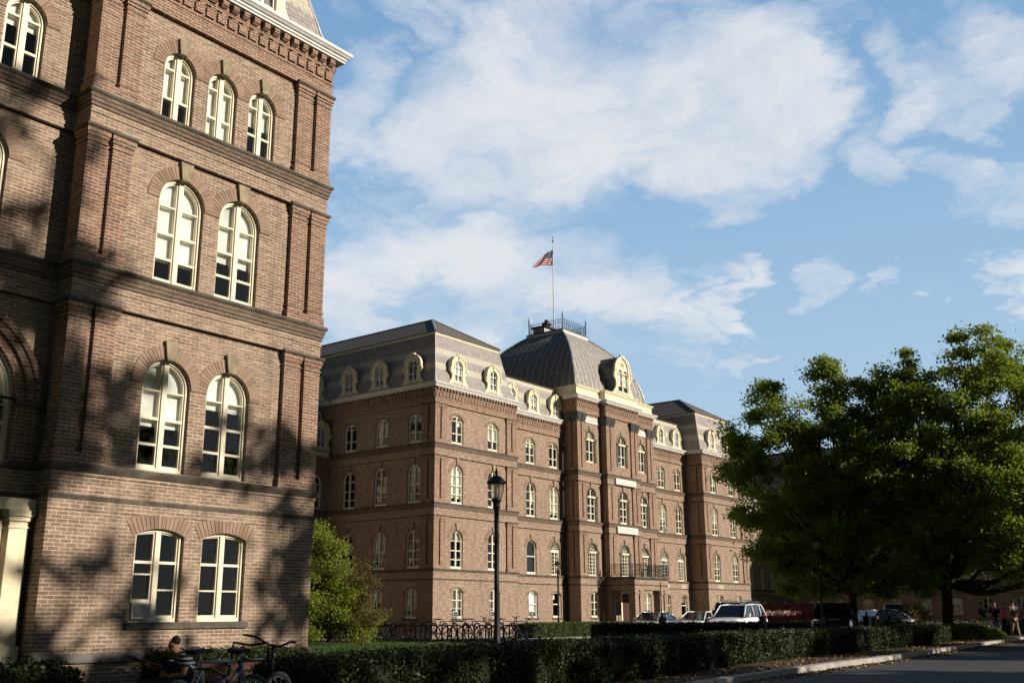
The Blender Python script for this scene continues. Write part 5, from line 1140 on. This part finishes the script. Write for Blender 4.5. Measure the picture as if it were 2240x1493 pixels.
row = [('bikered',41.6,'red bicycle at the far left end of the racks, behind the thin sapling'),('bikewhite',40.6,'white framed bicycle second from the left end of the racks'),('bikedark',39.8,'dark bicycle between the white one and the blue one'),
 ('bikeblue',38.9,'blue bicycle left of the second red one at the racks'),('bikegrey',38.1,'grey drop handlebar bicycle left of the middle of the racks'),('bikered',37.0,'red bicycle in the middle of the racks, in front of the wall corner'),('bikedark',35.9,'dark bicycle just right of the sunlit wall corner'),
 ('bikegrey',34.8,'grey bicycle under the first sunlit ground floor window'),('bikedark',33.8,'dark bicycle fourth from the right end of the racks'),('bikeblue',32.9,'blue bicycle third from the right end of the racks'),('bikegrey',31.6,'grey bicycle immediately right of the near lamp post'),('bikewhite',30.9,'white bicycle next to the right end of the racks'),('bikedark',30.1,'dark bicycle at the right end of the racks beside the hedge')]
for i, (m, y, lab) in enumerate(row):
    if m not in used: o = protos[m]; used.add(m)
    else: o = copy_tree(protos[m])
    o['label'] = lab; x = 39.5+.12*math.sin(i*2.3); place(o, (x, y, gz(x, y)+.015), -.62+(.0 if i % 2 else math.pi)+.22*math.sin(i*1.7)); o.rotation_euler[0] = .07*math.sin(i*2.9); o.scale = (1.14, 1.14, 1.16)
def rack(y0, n, label):
    P = empty('bike_rack', (39.5, y0, gz(39.5, y0)), label, 'bike rack', 'wave bicycle racks'); b = MB(); g = gz(39.5, y0)+.01; pts = []; w = .36
    for i in range(n):
        c = y0-i*w*2; hi = g+.68
        for a in np.linspace(0, math.pi, 7): pts.append((39.5, c-w*.5+w*.5*math.cos(a), hi+w*.5*math.sin(a)))
        if i < n-1:
            for a in np.linspace(math.pi, 2*math.pi, 7): pts.append((39.5, c-w*1.5-w*.5*math.cos(a), g+.24+w*.5*math.sin(a)))
    b.tube([(39.5, y0, g)]+pts+[(39.5, y0-(2*n-1)*w, g)], .038, 8); b.build('rack_tube', 'iron', P, True)
rack(41.4, 5, 'black wave bike rack at the left end of the row'); rack(37.9, 5, 'black wave bike rack in the middle of the row'); rack(34.4, 6, 'black wave bike rack at the right, by the near lamp post')
# ------------------------------------------------------------------ people
import bmesh
def skinned(name, verts, edges, radii, mat, parent, sub=1):
    me = bpy.data.meshes.new(name); bm = bmesh.new(); ly = bm.verts.layers.skin.verify(); vv = []
    for i, (p, r) in enumerate(zip(verts, radii)):
        v = bm.verts.new(p); r = r if isinstance(r, tuple) else (r, r); v[ly].radius = r; v[ly].use_root = (i == 0); vv.append(v)
    for a, c in edges: bm.edges.new((vv[a], vv[c]))
    bm.to_mesh(me); bm.free(); me.materials.append(MT[mat]); o = bpy.data.objects.new(name, me); C.objects.link(o)
    m = o.modifiers.new('skin', 'SKIN'); m.use_smooth_shade = True; s = o.modifiers.new('sub', 'SUBSURF'); s.levels = sub; s.render_levels = sub
    if parent is not None: o.parent = parent; o.matrix_parent_inverse = Matrix.Translation(-wloc(parent))
    return o
MT['skin'] = simple('skin', (.36,.19,.12), .6); MT['hair'] = simple('dark_hair', (.02,.012,.008), .7); MT['jeans'] = simple('blue_jeans', (.05,.08,.15), .9, nsc=30, namt=.3)
MT['khaki'] = simple('khaki', (.25,.2,.14), .9); MT['pink'] = simple('pink_shirt', (.65,.06,.20), .8); MT['greycloth'] = simple('grey_cloth', (.12,.12,.13), .9); MT['blackcloth'] = simple('black_cloth', (.015,.015,.018), .9); MT['wornwood'] = simple('bench_wood', (.11,.05,.03), .7, nsc=14, namt=.4)
def stripes():
    m = Mat('striped_shirt'); sp = m.nd('ShaderNodeSeparateXYZ'); m.L.new(m.wpos(), sp.inputs[0]); f = m.mth('LESS_THAN', m.mth('FRACT', m.mth('MULTIPLY', sp.outputs[2], 17.)), .30)
    m.base(m.mix(f, (.015,.017,.022), (.40,.40,.40))); return m.m
MT['stripes'] = stripes()
def person(label, J, cloth, pants, shoes='blackcloth', hair=True, group=None, hands=True):
    P = empty('person', (0,0,0), label, 'person', group)
    hp = J['hip']; V = [hp, J['waist'], J['chest'], J['neck'], J['jaw'], J['head'], J['crown']]; E_ = [(0,1),(1,2),(2,3),(3,4),(4,5),(5,6)]; Rr = [(.13,.10),(.12,.09),(.145,.10),.05,(.06,.065),(.078,.09),(.05,.06)]
    for s in ('L', 'R'):
        b = len(V); V += [J['sh'+s], J['el'+s], J['wr'+s], J['pa'+s]]; E_ += [(2,b),(b,b+1),(b+1,b+2),(b+2,b+3)]; Rr += [.058,.042,.028,(.040,.016)]
        if hands:
            w = Vector(J['wr'+s]); p = Vector(J['pa'+s]); f = (p-w).normalized(); sd = Vector(J.get('sd'+s, (0,0,1))); nn = f.cross(sd).normalized()
            for k, (o_, l_) in enumerate(((-.028,.075),(-.009,.085),(.010,.08),(.028,.062))):
                q = len(V); a = p+sd*o_+f*.02; V += [tuple(a), tuple(a+f*l_*.5+nn*.012), tuple(a+f*l_*.8+nn*.045)]; E_ += [(b+3,q),(q,q+1),(q+1,q+2)]; Rr += [.0095,.0085,.007]
            q = len(V); a = w+f*.03-sd*.03; V += [tuple(a-sd*.018+f*.02), tuple(a-sd*.03+f*.05+nn*.02)]; E_ += [(b+2,q),(q,q+1)]; Rr += [.011,.008]
        b = len(V); V += [J['th'+s], J['kn'+s], J['an'+s], J['to'+s]]; E_ += [(0,b),(b,b+1),(b+1,b+2),(b+2,b+3)]; Rr += [.088,.062,.042,(.04,.03)]
    skinned('body', V, E_, Rr, 'skin', P)
    # clothing follows the body a little outside it
    V2 = [hp, J['waist'], J['chest'], tuple(Vector(J['chest']).lerp(Vector(J['neck']), .6))]; E2 = [(0,1),(1,2),(2,3)]; R2 = [(.18,.145),(.17,.14),(.20,.15),.09]
    for s in ('L','R'): b = len(V2); V2 += [J['sh'+s], tuple(Vector(J['sh'+s]).lerp(Vector(J['el'+s]), .75))]; E2 += [(2,b),(b,b+1)]; R2 += [.088,.075]
    skinned('shirt', V2, E2, R2, cloth, P)
    V3 = [hp]; E3 = []; R3 = [(.15,.115)]
    for s in ('L','R'): b = len(V3); V3 += [J['th'+s], J['kn'+s], tuple(Vector(J['kn'+s]).lerp(Vector(J['an'+s]), .9))]; E3 += [(0,b),(b,b+1),(b+1,b+2)]; R3 += [.10,.078,.062]
    skinned('trousers', V3, E3, R3, pants, P)
    for s in ('L','R'): a, t = Vector(J['an'+s]), Vector(J['to'+s]); skinned('shoe', [tuple(a-_z*.02), tuple(a.lerp(t,.5)-_z*.03), tuple(t)], [(0,1),(1,2)], [.05,(.048,.045),(.045,.035)], shoes, P)
    if hair:
        h = Vector(J['head']); c = Vector(J['crown']); fwd = Vector(J['face']); up_ = (c-h).normalized()
        skinned('hair', [tuple(h-fwd*.045-up_*.03), tuple(h-fwd*.035+up_*.05), tuple(c+up_*.012-fwd*.01), tuple(c+fwd*.055-up_*.01)], [(0,1),(1,2),(2,3)], [(.07,.06),(.088,.085),(.07,.07),(.055,.035)], 'hair', P)
    h = Vector(J['head']); fwd = Vector(J['face']); c = Vector(J['crown']); up_ = (c-h).normalized(); sd = fwd.cross(up_).normalized(); b = MB()
    n0 = h+fwd*.085-up_*.01; b.add([n0+up_*.03, n0+fwd*.028-up_*.018, n0+sd*.017-up_*.022, n0-sd*.017-up_*.022], [(0,2,1),(0,1,3),(1,2,3),(0,3,2)]); b.build('nose', 'skin', P)
    for s in (-1, 1):
        b = MB(); b.lathe([(.002,-.008),(.010,-.003),(.010,.003),(.002,.008)], h+fwd*.083+sd*s*.032+up_*.022, 8); b.build('eye', 'hair', P)
        b = MB(); e = h+sd*s*.082-fwd*.005; b.lathe([(.003,-.028),(.014,-.015),(.016,.01),(.006,.028)], e, 8); b.build('ear', 'skin', P)
    b = MB(); m0 = h+fwd*.088-up_*.055; b.tube([m0-sd*.025, m0+fwd*.006, m0+sd*.025], .006, 5); b.build('mouth', 'maroon', P)
    return P
def standing(label, loc, rz, cloth, pants, a=.0, h=1.0):
    J = dict(hip=(0,0,.92), waist=(0,0,1.08), chest=(0,0,1.32), neck=(0,0,1.49), jaw=(.02,0,1.57), head=(.02,0,1.64), crown=(.0,0,1.72), face=(1,0,0))
    for s, k in (('L',1),('R',-1)):
        J['sh'+s]=(0,.19*k,1.42); J['el'+s]=(-.02+a*k*.1,.24*k,1.14); J['wr'+s]=(.08+a*.2,.22*k,.92); J['pa'+s]=(.10+a*.2,.22*k,.84); J['sd'+s]=(1,0,0)
        J['th'+s]=(0,.09*k,.86); J['kn'+s]=(.05*k+.03,.10*k,.48); J['an'+s]=(.0+.12*k,.10*k,.09); J['to'+s]=(.13+.12*k,.11*k,.04)
    P = person(label, J, cloth, pants, group='people standing at the far right'); P.location = loc; P.rotation_euler = (0,0,rz); P.scale = (h,h,h); return P
for px, dist, lab, cl, pa, rz, h in ((2196, 58, 'person in a bright pink shirt at the far right', 'pink', 'blackcloth', 2.0, .97), (2178, 60, 'person in dark clothes left of the pink shirt', 'blackcloth', 'jeans', 3.4, 1.), (2218, 57, 'person in a grey top just right of the pink shirt', 'greycloth', 'khaki', 1.0, 1.03), (2234, 59, 'person in khaki at the right edge of the picture', 'khaki', 'jeans', 2.6, 1.), (2150, 63, 'person in dark clothes nearest the oak trunk', 'blackcloth', 'greycloth', 4.4, 1.)):
    standing(lab, spot(px, dist), rz, cl, pa, rng.random(), h)
# seated guitar player, bench and the three bicycles in the gap of the hedge
SP = spot(428, 15.6); SP.z = -1.38; tv, lv_ = facing(397); ang = math.atan2(lv_.y, lv_.x)
J = dict(hip=(0,0,.45), waist=(.03,0,.62), chest=(.11,0,.80), neck=(.18,0,.93), jaw=(.26,.0,.955), head=(.275,0,1.03), crown=(.262,0,1.115), face=(.86,0,-.5),
  shR=(.11,.18,.89), elR=(.10,.30,.65), wrR=(.28,.24,.64), paR=(.35,.22,.65), sdR=(0,0,1), shL=(.13,-.18,.88), elL=(.30,-.20,.66), wrL=(.50,-.02,.74), paL=(.54,.05,.77), sdL=(.7,0,.7),
  thR=(.08,.10,.44), knR=(.46,.14,.50), anR=(.40,.16,.10), toR=(.54,.17,.05), thL=(.08,-.10,.44), knL=(.50,-.12,.47), anL=(.80,-.12,.12), toL=(.92,-.12,.10))
GP = person('person in a striped black polo shirt sitting and bent over a dark guitar', J, 'stripes', 'jeans'); GP.location = SP; GP.rotation_euler = (0,0,ang)
def guitar():
    P = empty('guitar', (0,0,0), 'dark guitar held across the lap of the seated person', 'guitar'); b = MB()
    out = [(.0,.0),(.06,.10),(.15,.15),(.24,.135),(.30,.10),(.36,.115),(.43,.105),(.48,.05),(.49,0)]; o2 = out+[(x,-y) for x, y in reversed(out[1:-1])]
    # guitar axis runs from the lap up along the neck
    ax = Vector((.80,-.30,.24)).normalized(); nrm = Vector((.30,.95,-.0)).normalized(); nrm = (nrm-ax*nrm.dot(ax)).normalized(); sd = ax.cross(nrm); c0 = Vector((-.06,.20,.62)); k = len(o2)
    b.add([c0+ax*x+sd*y+nrm*e for e in (0,.09) for x, y in o2], [tuple(range(k))[::-1], tuple(range(k,2*k))]+[(i,(i+1)%k,k+(i+1)%k,k+i) for i in range(k)]); b.build('guitar_body', 'bikedark', P)
    b = MB(); b.tube([c0+ax*.45+nrm*.08, c0+ax*.86+nrm*.08], [.022,.018], 6); b.tube([c0+ax*.86+nrm*.08, c0+ax*.98+nrm*.06], [.03,.024], 4); b.build('neck', 'wood', P)
    P.location = SP; P.rotation_euler = (0,0,ang)
guitar()
def bench():
    P = empty('bench', (0,0,0), 'low wooden bench under the seated person by the bicycles', 'bench')
    b = MB(); 
    for k in range(3): b.box(-1.5, .75, -.2+.14*k, -.08+.14*k, .31, .345)
    b.build('seat', 'wornwood', P)
    b = MB(); b.box(-1.5, .1, -.34, -.31, .70, .80); b.box(-1.5, .1, -.34, -.31, .55, .65); b.build('backrest', 'wornwood', P)
    for x in (-1.4, .6):
        b = MB(); b.box(x-.03, x+.03, -.3, .2, 0, .31); b.build('leg', 'concrete', P)
    for x in (-1.4, -.1): b = MB(); b.box(x-.03, x+.03, -.31, -.27, .42, .8); b.build('back_post', 'iron', P)
    P.location = SP+Vector((0,0,-.02)); P.rotation_euler = (0,0,ang)
bench()
nb = [('bikegrey', 480, 11.3, 'grey mountain bicycle in front of the seated person', .85, 0), ('bikedark', 538, 11.8, 'dark bicycle with raised handlebar beside the hedge end', .95, .12), ('bikepurple', 420, 10.2, 'purple bicycle lying low in front of the grey one', .35, -.1)]
protos['bikepurple'] = bicycle('b', 'bikepurple')
for m, px, dist, lab, dr, lean in nb:
    o = protos[m] if m == 'bikepurple' else copy_tree(protos[m]); o['label'] = lab; o['group'] = 'bicycles beside the seated person'
    p = spot(px, dist); p.z = -1.36 if m != 'bikepurple' else -1.58; o.location = p; o.rotation_euler = (lean, 0, ang+math.pi+dr); o.scale = (1.1,1.1,1.16)
# ------------------------------------------------------------------ cars
def car(label, paint_, kind='sedan', group=None):
    """length along +x (nose forward), y across; stations of a lofted body"""
    P = empty('parked_car', (0,0,0), label, 'car', 'cars parked beyond the dark hedge')
    if kind == 'sedan': L, Wd, belt, roof = 4.6, .88, .92, 1.40; st = [(2.3,.50,.66,.80),(2.15,.28,.72,.92),(1.6,.24,.84,.97),(.95,.22,.92,1.),(.0,.22,.94,1.),(-1.2,.22,.96,1.),(-1.75,.24,1.0,.98),(-2.15,.3,.98,.94),(-2.3,.5,.86,.85)]; rf = [(1.0,.92,.96),(.25,roof-.02,.74),(-.6,roof,.74),(-1.1,roof-.05,.72),(-1.75,.99,.9)]
    elif kind == 'suv': L, Wd, belt, roof = 4.5, .90, 1.08, 1.72; st = [(2.25,.5,.85,.82),(2.12,.3,.95,.92),(1.6,.26,1.04,.98),(1.05,.24,1.10,1.),(.0,.24,1.12,1.),(-1.2,.24,1.14,1.),(-1.9,.26,1.15,.99),(-2.2,.32,1.14,.96),(-2.28,.5,1.05,.93)]; rf = [(1.12,1.09,.97),(.45,roof-.05,.80),(-.5,roof,.80),(-1.7,roof-.02,.79),(-2.15,1.16,.92)]
    else: L, Wd, belt, roof = 5.2, .98, 1.2, 2.0; st = [(2.6,.5,.95,.85),(2.45,.3,1.08,.94),(1.8,.28,1.16,.98),(1.3,.26,1.2,1.),(.0,.26,1.22,1.),(-1.5,.26,1.23,1.),(-2.3,.28,1.24,.99),(-2.55,.34,1.22,.97),(-2.6,.5,1.1,.95)]; rf = [(1.4,1.19,.97),(.75,roof-.06,.82),(-.5,roof,.82),(-2.2,roof-.03,.81),(-2.52,1.25,.93)]
    b = MB(); vs = []
    for (x, zb, zt, w) in st:
        h = zt-zb; vs += [(x,s*Wd*w*e,zb+h*t) for s, e, t in ((-1,.88,0),(-1,1.,.3),(-1,1.0,.62),(-1,.95,.9),(-1,.80,1.),(1,.80,1.),(1,.95,.9),(1,1.0,.62),(1,1.,.3),(1,.88,0))]
    n = len(st); fs = [(i*10+j,i*10+(j+1)%10,(i+1)*10+(j+1)%10,(i+1)*10+j) for i in range(n-1) for j in range(10)]+[tuple(range(10)),tuple((n-1)*10+j for j in range(10))[::-1]]
    b.add(vs, fs); body = b.build('body', paint_, P, True)
    m = body.modifiers.new('sub', 'SUBSURF'); m.levels = 1; m.render_levels = 2
    # cabin shell with pillars
    b = MB(); k = len(rf); zb_ = belt-.02
    b.add([(x, s*Wd*w*.97, z) for x, z, w in rf for s in (-1, 1)], [(2*i,2*i+1,2*i+3,2*i+2) for i in range(1, k-2)])
    low = [(rf[0][0]+.0, zb_, .93), (rf[-1][0], zb_+.04, .93)]
    A = rf; pil = []
    for s in (-1, 1):
        def pt(x, z, w): return Vector((x, s*Wd*w*.97, z))
        a0, a1, a3, a4 = pt(*A[0]), pt(*A[1]), pt(*A[-2]), pt(*A[-1])
        pil += [([a0, a1], .035), ([a4, a3], .055), ([a1, pt(*A[2])]+([pt(*A[3])] if k > 4 else []), .035)]
        mid = A[2]; xm = mid[0]*.6; pil.append(([Vector((xm, s*Wd*.93, zb_+.05)), pt(xm-.05, mid[1]-.01, mid[2])], .03))
        xm2 = A[-2][0]*.62; 
        if kind != 'sedan': pil.append(([Vector((xm2-.25, s*Wd*.93, zb_+.05)), pt(xm2-.3, mid[1]-.02, mid[2])], .035))
    for pts, r in pil: b.tube(pts, r, 6)
    b.build('roof', paint_, P, True)
    def pane(pts, nm): g = MB(); g.add(pts, [tuple(range(len(pts)))]); g.build(nm, 'carglass', P)
    w0, w1 = Wd*rf[0][2]*.95, Wd*rf[1][2]*.95
    pane([(rf[0][0],-w0,rf[0][1]),(rf[0][0],w0,rf[0][1]),(rf[1][0],w1,rf[1][1]-.01),(rf[1][0],-w1,rf[1][1]-.01)], 'windshield')
    w0, w1 = Wd*rf[-1][2]*.95, Wd*rf[-2][2]*.95
    pane([(rf[-1][0],w0,rf[-1][1]),(rf[-1][0],-w0,rf[-1][1]),(rf[-2][0],-w1,rf[-2][1]-.01),(rf[-2][0],w1,rf[-2][1]-.01)], 'rear_window')
    for s in (-1, 1): pane([(rf[0][0], s*Wd*rf[0][2]*.955, rf[0][1]-.02)]+[(x, s*Wd*w*.955, z-.015) for x, z, w in rf[1:-1]]+[(rf[-1][0], s*Wd*rf[-1][2]*.955, rf[-1][1]-.02)], 'side_window')
    wx = (L*.31, -L*.30)
    for x in wx:
        for s in (-1, 1):
            b = MB(); y0, y1 = s*(Wd-.2), s*(Wd+.01); b.tube([(x,y0,.33),(x,y1,.33)], .33, 20); w = b.build('wheel', 'rubber', P)
            b = MB(); b.tube([(x,y1,.33),(x,y1+s*.012,.33)], .21, 16); b.build('hubcap', 'chrome', w)
    for s in (-1, 1):
        b = MB(); b.box(st[0][0]-.22, st[0][0]-.03, s*Wd*.72-.14, s*Wd*.72+.14, st[0][2]-.20, st[0][2]-.05); b.build('headlight', 'lamplens', P)
        b = MB(); b.box(st[-1][0]-.015, st[-1][0]+.10, s*Wd*.80-.08, s*Wd*.80+.08, st[-1][2]-.28, st[-1][2]+.04 if kind == 'sedan' else st[-1][2]+.30); b.build('tail_light', 'redlens', P)
        b = MB(); b.box(rf[0][0]-.45, rf[0][0]-.30, s*(Wd+.04)-.08, s*(Wd+.04)+.08, belt+.02, belt+.16); b.build('mirror', paint_, P)
    b = MB(); b.box(st[0][0]-.06, st[0][0]+.012, -Wd*.45, Wd*.45, st[0][1]+.06, st[0][2]-.12); b.build('grille', 'iron', P)
    if kind != 'sedan':
        for s in (-1, 1): b = MB(); b.tube([(rf[1][0]-.2,s*Wd*.66,roof+.03),(rf[2][0],s*Wd*.66,roof+.07),(rf[-2][0],s*Wd*.66,roof+.04)], .018, 5); b.build('roof_rail', 'iron', P)
    return P
for px, dist, kind, pm, lab, h in ((1428, 66, 'sedan', 'carsilver', 'silver sedan leftmost of the parked cars, right of the porch', 183), (1528, 66, 'sedan', 'carwhite', 'pale sedan between the leftmost sedan and the white sport utility car', 183), (1612, 57, 'suv', 'carwhite', 'white sport utility car in front of the grey van', 184),
    (1606, 67, 'van', 'cargrey', 'grey van parked behind the white sport utility car', 183), (1826, 50, 'suv', 'carblack', 'black sport utility car right of the maroon banner', 196), (1912, 60, 'sedan', 'cargrey', 'silver car partly hidden behind the black bollard', 150), (1965, 66, 'suv', 'cargrey', 'grey sport utility car seen from behind, with a spare wheel on its tailgate', 20)):
    o = car(lab, pm, kind); place(o, spot(px, dist), R_(h))
    if 'spare' in lab:
        b = MB(); b.tube([(-2.32,0,.85),(-2.48,0,.85)], .32, 20); w = b.build('spare_wheel', 'rubber', None); w.parent = o
# flower bed under the oak and a thin scatter of fallen leaves along the kerb
def scatter(name, lab, n, fx, size, mat, up=0., cat='leaves'):
    c = np.array([fx(rng.random(), rng.random(), rng.random()) for _ in range(n)]); o = leaf_mesh(name, c, size*(.6+.8*rng.random(n)), mat, None, .6, up); tag(o, lab, cat, kind='stuff')
MT['deadleaf'] = leafmat('fallen_leaves', [(.12,.06,.02),(.22,.11,.03),(.28,.17,.05),(.10,.05,.03)], .1)
def leaf_at(a, b_, c): x = 14+a*44; y = kerb_y(x)-.16-abs(rng.normal())*.22 if c < .6 else kerb_y(x)+.1+b_*1.2; return (x, y, gz(x, y)+(.035 if c < .6 else .125))
scatter('fallen_leaves', 'dry brown leaves fallen along the kerb', 5200, leaf_at, .04, 'deadleaf', 2.)
MT['flower'] = leafmat('bed_flowers', [(.10,.12,.05),(.22,.18,.28),(.35,.32,.40),(.12,.14,.05)], .3)
def fl_at(a, b_, c): x = 52+a*14; y = 12.6+b_*3.6+(x-52)*.15; return (x, y, gz(x, y)+.05+.75*c)
scatter('flower_bed', 'loose grey and lilac flowers at the foot of the oak', 6000, fl_at, .045, 'flower', 0., 'flowers')
def gr_at(a, b_, c): x = 18+a*27; y = 14.5+b_*24; return (x, y, gz(x, y)+.03*c)
scatter('grass_blades', 'short mown grass on the lawn before the hall', 80000, gr_at, .028, 'blade', -0.2, 'grass')
def rose_at(a, b_, c): p = spot(1683+60*a, 69); return (p.x, p.y+b_*.5, .0+.28*c)
MT['rose'] = leafmat('red_white_flowers', [(.5,.05,.05),(.7,.65,.6),(.6,.25,.2)], .2)
scatter('rose_flowers', 'red and white blossoms below the maroon banner', 260, rose_at, .05, 'rose', 0., 'flowers')
